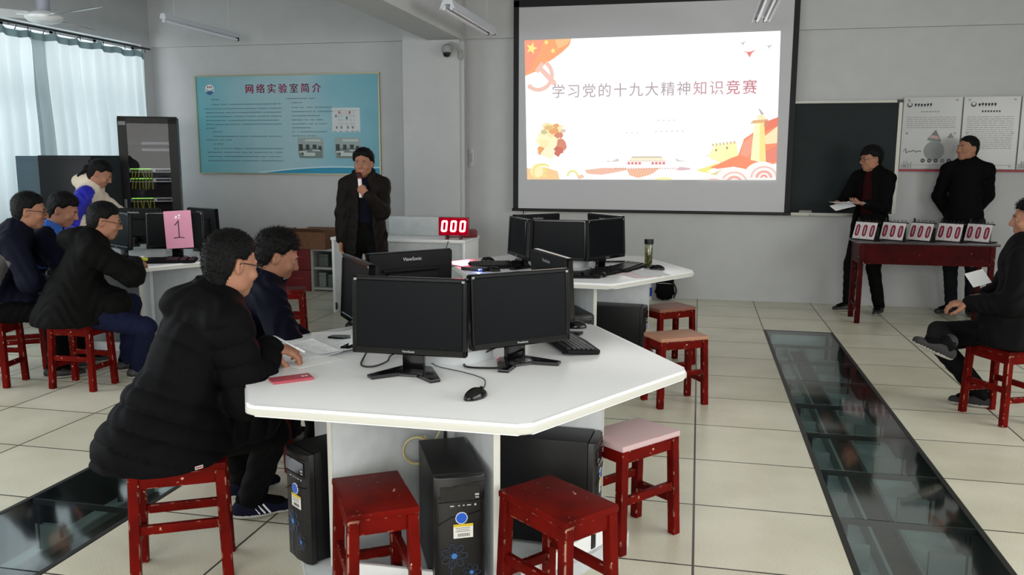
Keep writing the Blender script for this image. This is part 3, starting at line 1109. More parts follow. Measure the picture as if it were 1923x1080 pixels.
dd = thing('digit_display', 'glowing red digit display reading 000 on the podium end', 'display', (-2.325, 7.97, .765), R_(4))
b = MB(); span(b, -.15, .15, -.025, .025, .035, .215, bevel=.006); b.build('housing', mat('display_red', (150, 10, 26), .35), dd)
b = MB(); span(b, -.14, .14, -.0285, -.024, .045, .207); b.build('face', emit('display_face', (178, 0, 34), .8), dd)
b = MB()
m_seg = emit('led_segment', (255, 226, 214), 3.2); m_halo = emit('led_halo', (255, 40, 60), 1.5)
for k in (-1, 0, 1):
    cx = k * .091 + .001
    w_, h_, th, sh = .060, .112, .017, .10
    o_ = [(-w_ / 2, -h_ / 2 + .012), (-w_ / 2 + .012, -h_ / 2), (w_ / 2 - .012, -h_ / 2), (w_ / 2, -h_ / 2 + .012), (w_ / 2, h_ / 2 - .012), (w_ / 2 - .012, h_ / 2), (-w_ / 2 + .012, h_ / 2), (-w_ / 2, h_ / 2 - .012)]
    for (gr, mm, yy) in ((.0045, m_halo, -.0292), (0, m_seg, -.0300)):
        out = [(x * (1 + 2 * gr / w_), z * (1 + 2 * gr / h_)) for x, z in o_]
        inn = [(x * (w_ - 2 * th - 2 * gr) / w_, z * (h_ - 2 * th - 2 * gr) / h_) for x, z in o_]
        f3 = lambda p: (cx + p[0] + sh * p[1], yy, .129 + p[1])
        for i in range(8):
            j = (i + 1) % 8
            b.poly([f3(out[i]), f3(out[j]), f3(inn[j]), f3(inn[i])], mm)
b.build('digits', None, dd, smooth=False)
b = MB()
for sx in (-1, 1): b.box((sx * .07, 0, .018), (.02, .09, .036), bevel=.004)
b.box((0, .01, .02), (.16, .03, .012)); b.build('stand', mat('display_stand', (90, 12, 18), .4), dd)
b = MB(); b.tube(bez([(-.055, -.02, .03), (-.04, -.075, .0), (-.02, -.30, -.10), (-.05, -.31, -.3), (-.07, -.31, -.7), (-.05, -.33, -.75)]), .0045, 6); b.build('cable', m_rubber, dd)
pl = bpy.data.lights.new('display_glow', 'AREA'); pl.energy = 1.6; pl.color = (1, .05, .1); pl.shape = 'RECTANGLE'; pl.size = .26; pl.size_y = .15; pl.spread = R_(52)
po = bpy.data.objects.new('display_glow', pl); COL.objects.link(po); po.parent = dd; po.location = (0, -.04, .13); po.rotation_euler = (R_(-90), 0, 0)
bx = thing('display_box', 'long low dark red box lying behind the digit display', 'box', (-2.24, 8.25, .765), R_(20))
b = MB(); b.box((0, 0, .036), (.13, .22, .07), bevel=.004); b.build('carton', mat('box_darkred', (112, 14, 30), .5), bx)
b = MB(); b.box((.0655, 0, .05), (.002, .20, .004)); b.build('lid_seam', mat('panel_groove'), bx)
b = MB(); rb = b.ball((-3.48, 7.93, .792), .027, None, (1.5, 1, 1)); o = b.build('webcam', m_blk); prop(o, 'small round black webcam on the podium corner', 'webcam')
b = MB(); b.ball((-3.485, 7.903, .795), .006); b.build('lens', emit('red_dot', (190, 60, 50), .6), o)

# boxes behind the podium
m_card = mat('brown_cardboard', (122, 84, 62), .85, noise=.08, nscale=30)
cb = thing('cardboard_box', 'open brown cardboard box on top of the red carton', 'box', (-4.40, 9.22, .50), 0)
b = MB()
for (x, y, sx, sy) in ((0, -.17, .42, .006), (0, .17, .42, .006), (-.21, 0, .006, .34), (.21, 0, .006, .34)):
    b.box((x, y, .10), (sx, sy, .20))
b.box((0, 0, .004), (.42, .34, .008)); b.build('carton', m_card, cb)
b = MB(); b.box((0, -.245, .225), (.44, .165, .006), rot=Matrix.Rotation(R_(-18), 4, 'X')); b.build('front_flap', m_card, cb)
b = MB(); b.box((0, .24, .205), (.42, .15, .006), rot=Matrix.Rotation(R_(8), 4, 'X')); b.build('rear_flap', m_card, cb)
b = MB()
rnd = random.Random(2)
pts = [(-.25, -.1, .0)]
b2 = MB()
for k in range(5):
    p = [(-.23 + rnd.uniform(-.06, .06), -.12, .02 + .05 * k)]
    for i in range(6):
        p.append((p[-1][0] + rnd.uniform(-.05, .06), -.14 + rnd.uniform(-.03, .03), min(.24, max(.01, p[-1][2] + rnd.uniform(-.03, .05)))))
    b2.tube(bez(p, 24), .005, 5)
o = b2.build('cable_tangle', m_rubber, None, loc=(-4.42, 9.22, .50)); prop(o, 'tangle of black cables spilling beside the cardboard box', 'cables')
m_rbox = mat('red_carton', (118, 14, 24), .6)
m_faint = mat('carton_print', (150, 60, 66), .7)
for k, (zz, lab) in enumerate(((0.0, 'red carton standing on the floor, lower of two'), (.25, 'red carton under the cardboard box, upper of two'))):
    t = thing('red_carton', lab, 'box', (-4.56, 9.25, zz), 0, 'stacked red cartons')
    b = MB(); b.box((0, 0, .1245), (.32, .34, .247), bevel=.004); b.build('carton', m_rbox, t)
    b = MB()
    for i in range(4): b.box((-.055 + i * .034, -.1712, .15), (.022, .001, .02))
    b.build('print', m_faint, t)
    b = MB(); b.box((0, -.1705, .244), (.31, .002, .003)); b.build('lid_seam', mat('panel_groove'), t)
sh = thing('low_shelf_unit', 'small white open shelf unit between red cartons and podium', 'shelf', (-4.16, 9.26, 0))
m_sh = mat('shelf_white', (170, 172, 168), .6)
for sx in (-1, 1):
    b = MB(); b.box((sx * .225, 0, .25), (.03, .32, .50), bevel=.002); b.build('side_panel', m_sh, sh)
for zz in (.03, .27, .485):
    b = MB(); b.box((0, 0, zz), (.42, .31, .025), bevel=.002); b.build('shelf_board', m_sh, sh)
b = MB(); b.box((0, .15, .25), (.42, .01, .48)); b.build('back_panel', mat('shelf_back', (132, 138, 134), .7), sh)
for i, (x, z, w_, h_) in enumerate(((-.12, .045, .09, .17), (-.02, .045, .06, .15), (.09, .045, .12, .19), (-.10, .285, .12, .15), (.05, .285, .1, .17))):
    q = MB(); q.box((x - 4.16, 9.22, z + h_ / 2), (w_, .15, h_), bevel=.01)
    o = q.build('storage_box', mat('storage_grey%d' % (i % 2), ((120, 126, 122), (84, 92, 88))[i % 2], .6))
    prop(o, ['low grey box at the outer end of the bottom shelf', 'narrow dark box in the middle of the bottom shelf', 'wide grey box on the bottom shelf near the podium',
             'dark box on the upper shelf near the red cartons', 'grey box on the upper shelf near the podium'][i], 'box')
    q = MB(); q.box((x - 4.16, 9.22, z + h_ * .8), (w_ + .002, .152, .004)); q.build('lid_seam', mat('panel_groove'), o)

# bag and bottle by the back wall
bg = MB()
g = bmesh.ops.create_uvsphere(bg.bm, u_segments=28, v_segments=20, radius=1)
for v in bg.bm.verts:
    x, y, z = v.co
    f = lambda t, p: math.copysign(abs(t) ** p, t)
    v.co = Vector((f(x, .6) * .105 * (1 - .18 * (z > 0) * z), f(y, .7) * .075, f(z, .6) * .165 + .165))
    v.co += Vector((.01 * sin(31 * z + 5 * x), .008 * sin(23 * x + 17 * z), .004 * sin(19 * x)))
o = bg.build('backpack', m_cloth_blk, None, loc=(-.325, 9.40, .006)); prop(o, 'black bag on the floor against the wall below the screen', 'bag')
q = MB(); q.tube(bez([(-.05, -.02, .31), (-.03, -.03, .36), (.02, -.03, .36), (.04, -.02, .31)]), .009, 6); q.build('handle', m_blk, o)
q = MB(); q.tube(bez([(.08, -.05, .22), (.125, -.06, .12), (.10, -.06, .03)]), .010, 6); q.build('strap', m_blk, o)
q = MB(); q.tube(bez([(-.08, -.066, .19), (0, -.078, .195), (.08, -.066, .19)]), .003, 5); q.build('zipper', m_silver, o)
bt = thing('drink_bottle', 'bottle with a blue label on the floor beside the black bag', 'bottle', (-.50, 9.38, 0))
b = MB(); b.lathe([(0, 0), (.034, 0), (.036, .01), (.036, .15), (.03, .18), (.014, .21), (.014, .225), (0, .225)], 20); b.build('bottle_body', mat('bottle_plastic', (196, 208, 220), .2), bt)
b = MB(); b.lathe([(.0365, .045), (.037, .05), (.037, .14), (.0365, .145)], 20); b.build('label_wrap', mat('bottle_label', (28, 66, 168), .5), bt)
b = MB(); b.lathe([(0, .222), (.016, .222), (.016, .245), (0, .245)], 16); b.build('cap', mat('bottle_cap', (220, 224, 230), .4), bt)

# ------------------------------------------------------------------ back wall: poster
PX0, PX1, PZ0, PZ1 = -6.06, -3.695, 1.36, 2.52


def poster_material():
    M = bpy.data.materials.new('poster_teal_print'); M.use_nodes = True
    nt = M.node_tree; L = nt.links; b = nt.nodes['Principled BSDF']
    tc = nt.nodes.new('ShaderNodeTexCoord'); mp = nt.nodes.new('ShaderNodeMapping')
    L.new(tc.outputs['Generated'], mp.inputs[0])
    sp = nt.nodes.new('ShaderNodeSeparateXYZ'); L.new(mp.outputs[0], sp.inputs[0])
    cr = nt.nodes.new('ShaderNodeValToRGB'); e = cr.color_ramp
    e.elements[0].position = 0; e.elements[0].color = rgb(96, 166, 178)
    e.elements[1].position = 1; e.elements[1].color = rgb(104, 168, 186)
    for p, c in ((.35, (152, 190, 200)), (.6, (160, 194, 204)), (.8, (124, 180, 196))):
        q = e.elements.new(p); q.color = rgb(*c)
    n = nt.nodes.new('ShaderNodeTexNoise'); n.inputs['Scale'].default_value = 3
    L.new(tc.outputs['Generated'], n.inputs['Vector'])
    ad = nt.nodes.new('ShaderNodeMath'); ad.operation = 'MULTIPLY_ADD'; ad.inputs[1].default_value = .3
    L.new(n.outputs[0], ad.inputs[0]); 
    sb = nt.nodes.new('ShaderNodeMath'); sb.operation = 'SUBTRACT'; sb.inputs[1].default_value = .15
    L.new(sp.outputs[0], sb.inputs[0]); L.new(sb.outputs[0], ad.inputs[2])
    L.new(ad.outputs[0], cr.inputs[0]); L.new(cr.outputs[0], b.inputs['Base Color'])
    b.inputs['Roughness'].default_value = .45
    return M


def uvp(u, v, d=0.0):
    return (PX0 + (PX1 - PX0) * u, YB - .022 - d, PZ0 + (PZ1 - PZ0) * v)


po_ = thing('wall_poster', 'large teal information poster with magenta heading on the back wall', 'poster', (0, 0, 0))
b = MB(); span(b, PX0, PX1, YB - .022, YB, PZ0, PZ1); b.build('board', poster_material(), po_, smooth=False)
b = MB()
for (x0, x1, z0, z1) in ((PX0 - .012, PX1 + .012, PZ1, PZ1 + .015), (PX0 - .012, PX1 + .012, PZ0 - .015, PZ0), (PX0 - .014, PX0, PZ0, PZ1), (PX1, PX1 + .014, PZ0, PZ1)):
    span(b, x0, x1, YB - .03, YB, z0, z1)
b.build('metal_frame', mat('poster_frame', (168, 164, 130), .35, .4), po_)
b = MB(); mm = mat('poster_magenta', (172, 24, 84), .5)
for i, ch in enumerate('网络实验室简介'):
    q = text_mesh(ch, .118)
    M = basis((1, 0, 0), (0, 0, 1), (0, -1, 0), uvp(.302 + i * .0615, .862, .001))
    for dx in (-.003, 0, .003):
        b.mesh(q, mm, Matrix.Translation((dx, -.0002 * abs(dx) * 100, 0)) @ M)
b.build('heading', None, po_, smooth=False)
b = MB(); mi = mat('poster_ink', (46, 62, 78), .6); rnd = random.Random(11)


def textrow(u0, u1, v, gap=.06, hh=.012):
    x = u0
    while x < u1:
        w_ = .0056
        if rnd.random() > gap:
            k = rnd.randint(2, 4)
            p = uvp(x, v, .0006)
            W2 = w_ * (PX1 - PX0)
            b.box((p[0], p[1], p[2] + hh * .36), (W2, .0006, hh * .16), mi)
            b.box((p[0], p[1], p[2] - hh * rnd.uniform(-.1, .4)), (W2, .0006, hh * .16), mi)
            b.box((p[0] + rnd.uniform(-.3, .3) * W2, p[1], p[2]), (W2 * .2, .0006, hh), mi)
            if k > 2: b.box((p[0] - W2 * .36, p[1], p[2] - hh * .1), (W2 * .18, .0006, hh * .7), mi)
        x += w_ * 1.32


rows = [(.085, .125, .765), (.085, .475, .713), (.045, .475, .668), (.05, .475, .628), (.05, .475, .588), (.05, .46, .547), (.05, .475, .507), (.05, .10, .468),
        (.085, .14, .43), (.085, .475, .382), (.045, .19, .345), (.085, .14, .303), (.09, .475, .255), (.05, .475, .215), (.05, .475, .172), (.05, .475, .128),
        (.505, .665, .765), (.535, .595, .723), (.535, .755, .675), (.535, .76, .632), (.535, .69, .59), (.535, .705, .548), (.535, .72, .507), (.535, .635, .468), (.535, .72, .427), (.535, .665, .385)]
for u0, u1, v in rows: textrow(u0, u1, v)
b.build('body_text', None, po_, smooth=False)
# emblem: white cap with red lettering over a blue bowl
b = MB()


def disc_seg(cx, cz, r, a0, a1, m_, d, n=20, inner=0):
    P = [uvp(0, 0)] * 0
    c = uvp(cx, cz, d)
    pts = [(c[0] + r * cos(a0 + (a1 - a0) * i / n), c[1], c[2] + r * sin(a0 + (a1 - a0) * i / n)) for i in range(n + 1)]
    b.poly(pts, m_)


mw = mat('poster_white', (224, 230, 232), .5); mb_ = mat('poster_blue', (34, 98, 140), .5)
disc_seg(.076, .865, .062, 0, 2 * pi, mw, .0008, 32)
disc_seg(.076, .862, .058, pi + .25, 2 * pi - .25, mb_, .0014)
b.tube([uvp(.053, .872, .002), uvp(.066, .858, .002), uvp(.076, .853, .002), uvp(.086, .858, .002), uvp(.099, .872, .002)], .004, 6, mb_)
for i, ch in enumerate((-.010, 0, .010)):
    p = uvp(.076 + ch, .893, .0014); b.box(p, (.014, .001, .022), mat('emblem_red', (150, 40, 60), .5))
b.build('emblem', None, po_, smooth=False)
# network diagram and two photographs printed on the poster
b = MB()
b.box(uvp(.825, .545, .0005), (.355, .0008, .285), mat('diagram_paper', (206, 214, 216), .6))
mg_ = mat('diagram_line', (120, 126, 138), .6); mr_ = mat('diagram_red', (186, 96, 110), .6)
for (u0, u1, v) in ((.765, .885, .64), (.77, .88, .585), (.775, .86, .545), (.78, .87, .505)):
    p0, p1 = uvp(u0, v, .0012), uvp(u1, v, .0012); b.tube([p0, p1], .0012, 4, mg_)
for u in (.785, .80, .825, .85, .865):
    b.tube([uvp(u, .64, .0012), uvp(u + .004, .47, .0012)], .0010, 4, mg_)
for (u, v, c) in ((.79, .62, mr_), (.845, .62, mr_), (.772, .585, mg_), (.83, .565, mb_), (.775, .47, mg_), (.80, .47, mg_), (.835, .47, mg_), (.86, .47, mg_)):
    b.box(uvp(u, v, .0016), (.022, .001, .030), c)
b.tube([uvp(.79, .62, .0012), uvp(.845, .60, .0012)], .0014, 4, mr_)
for v in (.43,):
    for u in (.765, .795, .83, .86, .885): b.box(uvp(u, v, .0014), (.04, .001, .008), mg_)
b.build('network_diagram', None, po_, smooth=False)
for (u, v) in ((.63, .262), (.832, .262)):
    b = MB(); c = uvp(u, v, .0006); W2, H2 = .168, .125
    pts = []
    for (sx, sz, rr) in ((1, 1, .05), (-1, 1, .01), (-1, -1, .05), (1, -1, .01)):
        a0 = math.atan2(sz, sx) - pi / 4
        for i in range(7):
            a = a0 + pi / 2 * i / 6
            pts.append((c[0] + sx * (W2 - rr) + rr * cos(a), c[1], c[2] + sz * (H2 - rr) + rr * sin(a)))
    b.poly(pts, mat('photo_wall', (150, 166, 164), .5))
    f = lambda x, z, w_, h_, m_, d=.0006: b.box((c[0] + x, c[1] - d, c[2] + z), (w_, .0004, h_), m_)
    md = mat('photo_dark', (44, 54, 54), .5); mt = mat('photo_table', (190, 202, 200), .5); mfl = mat('photo_floor', (110, 128, 124), .5)
    f(.0, -.06, .30, .12, mfl, .0004)
    for (x, z, w_, h_) in ((-.13, .0, .05, .09), (-.04, .01, .045, .06), (.05, .015, .05, .05), (.12, .0, .04, .05), (-.09, -.06, .06, .03)):
        f(x, z, w_, h_, md, .0008)
    f(-.02, -.075, .15, .04, mt, .0010); f(-.1, -.045, .1, .02, mt, .0010); f(.07, -.03, .1, .015, mt, .0010)
    f(.03, .09, .20, .025, mat('photo_light', (186, 200, 198), .5), .0004)
    b.build('printed_photo', None, po_, smooth=False)
b = MB(); N = 30
for (off, cc, d) in ((0, (196, 226, 234), .0004), (-.012, (34, 142, 178), .0008)):
    P = []
    for i in range(N + 1):
        u = .30 + .70 * i / N
        P.append(uvp(u, max(.004, .075 * sin(min(1, (u - .30) / .48) * pi / 2) + off - .02 * max(0, u - .8)), d))
    P += [uvp(1, .002, d), uvp(.30, .002, d)]
    b.poly(P, mat('poster_wave%d' % cc[0], cc, .5))
b.build('wave_band', None, po_, smooth=False)

# ------------------------------------------------------------------ blackboard and its tray, then the projection screen
bb = thing('blackboard', 'dark green blackboard partly covered by the projection screen', 'blackboard', (0, 0, 0))
m_board = mat('blackboard_green', (19, 30, 32), .6, spec=.25, noise=.12, nscale=5)
BX0, BX1, BZ0, BZ1 = -1.93, 1.985, .985, 2.13
b = MB(); span(b, BX0, BX1, YB - .035, YB - .002, BZ0, BZ1); b.build('writing_surface', m_board, bb)
m_bfr = mat('board_aluminium', (166, 166, 158), .4, .5)
for n_, (x0, x1, z0, z1) in (('top_rail', (BX0, BX1, BZ1, BZ1 + .025)), ('end_rail', (BX1, BX1 + .035, BZ0, BZ1 + .025)), ('end_rail', (BX0 - .035, BX0, BZ0, BZ1 + .025))):
    b = MB(); span(b, x0, x1, YB - .045, YB, z0, z1); b.build('frame_rail', m_bfr, bb)
b = MB(); span(b, BX0, BX1, YB - .11, YB, BZ0 - .03, BZ0 - .012); span(b, BX0, BX1, YB - .11, YB - .10, BZ0 - .03, BZ0 + .002); b.build('chalk_tray', m_bfr, bb)
b = MB(); span(b, BX1 - .02, BX1 + .04, YB - .05, YB, BZ1 + .0, BZ1 + .03); b.build('corner_cap', m_blk, bb)

er = MB(); er.box((1.12, YB - .07, BZ0 + .006), (.13, .045, .035), bevel=.006)
o = er.build('board_eraser', mat('eraser_felt', (150, 152, 150), .9)); prop(o, 'pale felt eraser lying in the blackboard chalk tray', 'eraser')
er = MB(); er.box((1.12, YB - .07, BZ0 + .026), (.12, .04, .008), bevel=.002); er.build('wood_back', mat('eraser_wood', (120, 96, 70), .6), o)

sc = thing('projection_screen', 'pull-down projection screen with black borders showing the bright slide', 'screen', (0, 0, 0))
SY = 9.47
m_scr = mat('screen_fabric', (198, 199, 203), .8)
b = MB(); span(b, -2.035, .945, SY, SY + .004, .985, 3.19); b.build('fabric', m_scr, sc)
b = MB(); span(b, -2.06, -2.0, SY - .0015, SY + .005, .97, 3.26); span(b, .90, .958, SY - .0015, SY + .005, .97, 3.26)
span(b, -2.06, .958, SY - .0015, SY + .005, 3.195, 3.42); b.build('black_border', mat('screen_black', (12, 12, 18), .7), sc)
b = MB(); b.cyl((-2.07, SY + .002, .972), (.968, SY + .002, .972), .017, seg=12); b.build('weight_bar', m_blk, sc)
b = MB(); span(b, -2.12, 1.02, SY - .05, SY + .05, 3.40, 3.52, bevel=.01); b.build('roller_housing', m_white_lam, sc)
b = MB(); b.tube(bez([(-1.94, SY, .955), (-1.935, SY - .006, .915), (-1.91, SY - .01, .905), (-1.90, SY - .01, .925)]), .006, 6); b.build('pull_hook', m_blk, sc)

# the projected slide (light thrown on the fabric): drawn in slide units, 0-478 across, 0-262 up
TLc, TRc, BRc, BLc = [Vector(p) for p in ((-1.937, SY, 2.838), (.774, SY, 2.866), (.80, SY, 1.331), (-1.898, SY, 1.314))]
SLIDE = MB()
_lay = [0.0004]


def sp_(x, y, d):
    u, v = x / 478.0, y / 262.0
    p = (BLc * (1 - u) + BRc * u) * (1 - v) + (TLc * (1 - u) + TRc * u) * v
    return (p.x, SY - d, p.z)


def S(pts, c, s=1.0, name=None):
    _lay[0] += .00012
    SLIDE.poly([sp_(min(478, max(0, x)), min(262, max(0, y)), _lay[0]) for x, y in pts], emit('slide_%d_%d_%d' % c, c, s))


def blob(cx, cy, rx, ry, c, n=22, wob=0.0, seed=0, a0=0, a1=2 * pi):
    r = random.Random(seed)
    S([(cx + rx * (1 + wob * r.uniform(-1, 1)) * cos(a0 + (a1 - a0) * i / n), cy + ry * (1 + wob * r.uniform(-1, 1)) * sin(a0 + (a1 - a0) * i / n)) for i in range(n + (0 if abs(a1 - a0 - 2 * pi) < 1e-3 else 1))], c)


def ring(cx, cy, r0, r1, c, a0=0, a1=2 * pi, n=24, sy=1.0):
    for i in range(n):
        p, q = a0 + (a1 - a0) * i / n, a0 + (a1 - a0) * (i + 1) / n
        _lay[0] -= .00012 if i else 0
        S([(cx + r0 * cos(p), cy + sy * r0 * sin(p)), (cx + r1 * cos(p), cy + sy * r1 * sin(p)), (cx + r1 * cos(q), cy + sy * r1 * sin(q)), (cx + r0 * cos(q), cy + sy * r0 * sin(q))], c)


def star(cx, cy, r, c, rot=0.0):
    S([(cx + (r if i % 2 == 0 else r * .4) * sin(rot + i * pi / 5), cy + (r if i % 2 == 0 else r * .4) * cos(rot + i * pi / 5)) for i in range(10)], c)


S([(0, 0), (478, 0), (478, 262), (0, 262)], (255, 255, 255), 1.25)
S([(462, 250), (478, 250), (478, 262), (462, 262)], (255, 255, 254), 1.2)
O1, O2, PK, YE, RD = (255, 178, 128), (255, 158, 122), (250, 178, 166), (255, 246, 150), (246, 140, 116)
S([(0, 262), (92, 262), (88, 250), (74, 238), (56, 226), (40, 218), (30, 206), (16, 202), (0, 196)], O1)
S([(0, 262), (40, 262), (30, 244), (22, 226), (12, 208), (0, 200)], (255, 168, 138))
S([(60, 262), (92, 262), (84, 252), (66, 244)], (255, 204, 150))
star(14, 247, 12, YE, .3); star(43, 257, 5.5, YE, .6); star(56, 241, 6, YE, -.2)
SK = (250, 206, 192)
ring(26, 197, 23.5, 31, SK, -2.2, 1.0, 22)
blob(9, 176, 5, 4.5, SK)
S([(20, 207), (33, 222), (39, 216), (34, 212), (62, 184), (54, 178), (29, 204), (25, 200)], SK)
S([(50, 182), (60, 176), (63, 180), (55, 187)], SK)
# birds
for cx, cy, k, cc in ((411, 243, .8, (214, 206, 204)), (423, 225, 1.25, (240, 140, 136)), (458, 236, .8, (214, 206, 204))):
    S([(cx - 10 * k, cy + 3 * k), (cx - 3 * k, cy + 1 * k), (cx + 1 * k, cy - 6 * k), (cx + 4 * k, cy), (cx + 10 * k, cy + 5 * k), (cx + 3 * k, cy + 2.5 * k), (cx, cy + 2 * k)], cc)
# carved guardian at the lower corner
YL = (255, 252, 208); OR = (242, 178, 124); BR = (226, 150, 128)
blob(46, 74, 26, 22, YL, wob=.12, seed=1); blob(52, 94, 24, 13, (255, 240, 190), wob=.25, seed=2)
for (x, y, rx, ry, c, sd) in ((56, 92, 10, 7, OR, 3), (66, 84, 9, 6, BR, 4), (44, 98, 9, 5, (236, 200, 140), 5), (36, 90, 6, 4, (214, 208, 160), 6), (60, 102, 6, 4, OR, 7),
                              (70, 66, 12, 12, BR, 8), (30, 56, 8, 9, OR, 9), (64, 54, 9, 9, (216, 128, 112), 10), (44, 50, 12, 12, (255, 250, 214), 11), (74, 92, 6, 3, (226, 210, 190), 12), (36, 70, 10, 8, (255, 244, 190), 13)):
    blob(x, y, rx, ry, c, 16, .3, sd)
S([(0, 0), (0, 22), (20, 18), (34, 24), (62, 16), (66, 0)], (255, 214, 160))
ring(34, 18, 9, 13, (246, 240, 150), .5, 5.2); ring(92, 6, 8, 12, (240, 238, 160), 0, pi); ring(34, 18, 2, 5, (246, 238, 150))
blob(20, 16, 13, 13, (255, 246, 196), seed=4); ring(28, 14, 13, 17, (250, 236, 150), 1, 4)
# ribbons along the bottom
S([(116, 18), (150, 22), (196, 22), (200, 18), (180, 14), (150, 9), (128, 10), (120, 12)], (248, 200, 178))
S([(198, 20), (262, 22), (250, 12), (240, 8), (220, 3), (204, 8)], (250, 198, 168))
S([(104, 0), (116, 4), (112, 10), (100, 7)], (250, 210, 180))
# gate hall
DKL = (206, 190, 168)
S([(206, 41), (268, 41), (264, 43), (210, 43)], DKL); S([(202, 36), (272, 36), (266, 41), (208, 41)], (255, 244, 214))
S([(200, 34), (274, 34), (273, 35.5), (201, 35.5)], (232, 196, 170))
for i in range(4):
    for x0 in (200, 246): S([(x0 + i * 7, 28), (x0 + 5 + i * 7, 28), (x0 + 5 + i * 7, 33), (x0 + i * 7, 33)], (232, 150, 146))
for i in range(24): S([(176 + i * 5, 19.5), (178 + i * 5, 19.5), (178 + i * 5, 22.5), (176 + i * 5, 22.5)], (224, 176, 166))
S([(160, 36), (168, 34), (182, 40), (184, 34), (160, 33)], (222, 214, 208)); S([(290, 40), (294, 34), (318, 33), (300, 36)], (222, 214, 208))
S([(292, 18), (300, 24), (318, 22), (322, 19), (306, 17)], (232, 198, 206))
# wall on the ridge, ribbon, column, clouds
YW = (255, 255, 190)
S([(330, 18), (352, 24), (372, 32), (364, 22), (350, 14), (368, 14), (352, 12), (342, 14)], (246, 246, 150))
S([(352, 42), (364, 62), (402, 66), (404, 34), (376, 30)], (255, 255, 196)); S([(384, 30), (386, 64), (404, 68), (410, 36)], YW)
for i in range(7): S([(360 + i * 6.5, 61 + i * .7), (364 + i * 6.5, 61.6 + i * .7), (363 + i * 6.5, 66 + i * .8), (359 + i * 6.5, 65.4 + i * .8)], (232, 214, 160))
S([(340, 42), (352, 44), (362, 52), (354, 46)], (222, 214, 190))
for x, y in ((366, 52), (386, 56)): S([(x, y), (x + 3, y), (x + 3, y + 4), (x, y + 4)], (196, 150, 110))
S([(356, 22), (374, 30), (396, 40), (408, 44), (418, 74), (430, 82), (440, 90), (478, 104), (478, 30), (430, 18), (400, 24), (372, 20)], O2)
S([(440, 92), (456, 104), (478, 112), (478, 96), (458, 88), (450, 80)], RD)
S([(452, 76), (478, 96), (478, 66), (458, 64)], (255, 240, 196)); S([(436, 40), (478, 62), (478, 34), (446, 28)], (244, 150, 132))
S([(416, 66), (432, 80), (438, 60), (426, 40), (412, 46)], (252, 176, 150)); S([(352, 8), (382, 20), (400, 24), (376, 12), (356, 4)], (236, 222, 170))
S([(431, 36), (459, 30), (454, 104), (436, 104)], (255, 255, 206)); S([(447, 33), (459, 30), (454, 104), (446, 104)], (255, 240, 160))
S([(428, 101), (462, 103), (460, 109), (434, 107)], (236, 190, 140)); S([(440, 108), (456, 109), (452, 117), (442, 116)], (255, 246, 196)); S([(442, 128), (446, 126), (453, 118), (448, 116)], (200, 194, 186)); S([(453, 96), (461, 95), (461, 106), (455, 106)], (232, 150, 130))
for cx, cy, r in ((452, 4, 34), (398, -6, 34), (360, -16, 30)):
    blob(cx, cy, r, r * .86, (255, 253, 249), 30)
    ring(cx + 4, cy, r * .62, r * .72, (252, 206, 198), 0, pi, sy=.86); ring(cx + 4, cy, r * .30, r * .46, (250, 188, 176), 0, pi, sy=.86); ring(cx + 4, cy, r * .08, r * .2, (248, 170, 160), 0, pi, sy=.86)
S([(252, 0), (288, 0), (280, 5), (262, 5)], (255, 252, 190))
# heading on the slide
TXT = '学习党的十九大精神知识竞赛'
for i, ch in enumerate(TXT):
    cc = (188, 174, 180) if i < 9 else ((206, 164, 172) if i < 11 else (206, 132, 142))
    me = text_mesh(ch, 27)
    for dx, dy in ((-.22, 0), (.22, .15), (0, -.2)):
        _lay[0] += .00003
        base = len(SLIDE.bm.verts)
        SLIDE.bm.from_mesh(me); SLIDE.bm.verts.ensure_lookup_table()
        vs = list(SLIDE.bm.verts)[base:]
        for v in vs:
            v.co = Vector(sp_(66 + i * 30.0 + v.co.x + dx, 164 + v.co.y + dy, _lay[0] + .0003))
        SLIDE._fin(vs, emit('slide_t_%d' % cc[1], cc))
rnd = random.Random(3)
for (x0, n_, y, c) in ((256, 4, 108, (236, 232, 234)), (196, 3, 86, (240, 238, 240)), (252, 6, 88, (236, 232, 234))):
    for i in range(n_): S([(x0 + i * 10, y), (x0 + 4 + i * 10, y - 1), (x0 + 5 + i * 10, y + 2), (x0 + 1 + i * 10, y + 3)], c)
SLIDE.build('projected_slide', None, sc, smooth=False)

# ------------------------------------------------------------------ acrylic notice boards
m_wbd = mat('notice_white', (184, 186, 186), .25)
m_gp = mat('notice_print', (122, 124, 127), .6); m_gd = mat('notice_dark', (66, 72, 78), .6); m_nr = mat('notice_red', (150, 34, 52), .5)


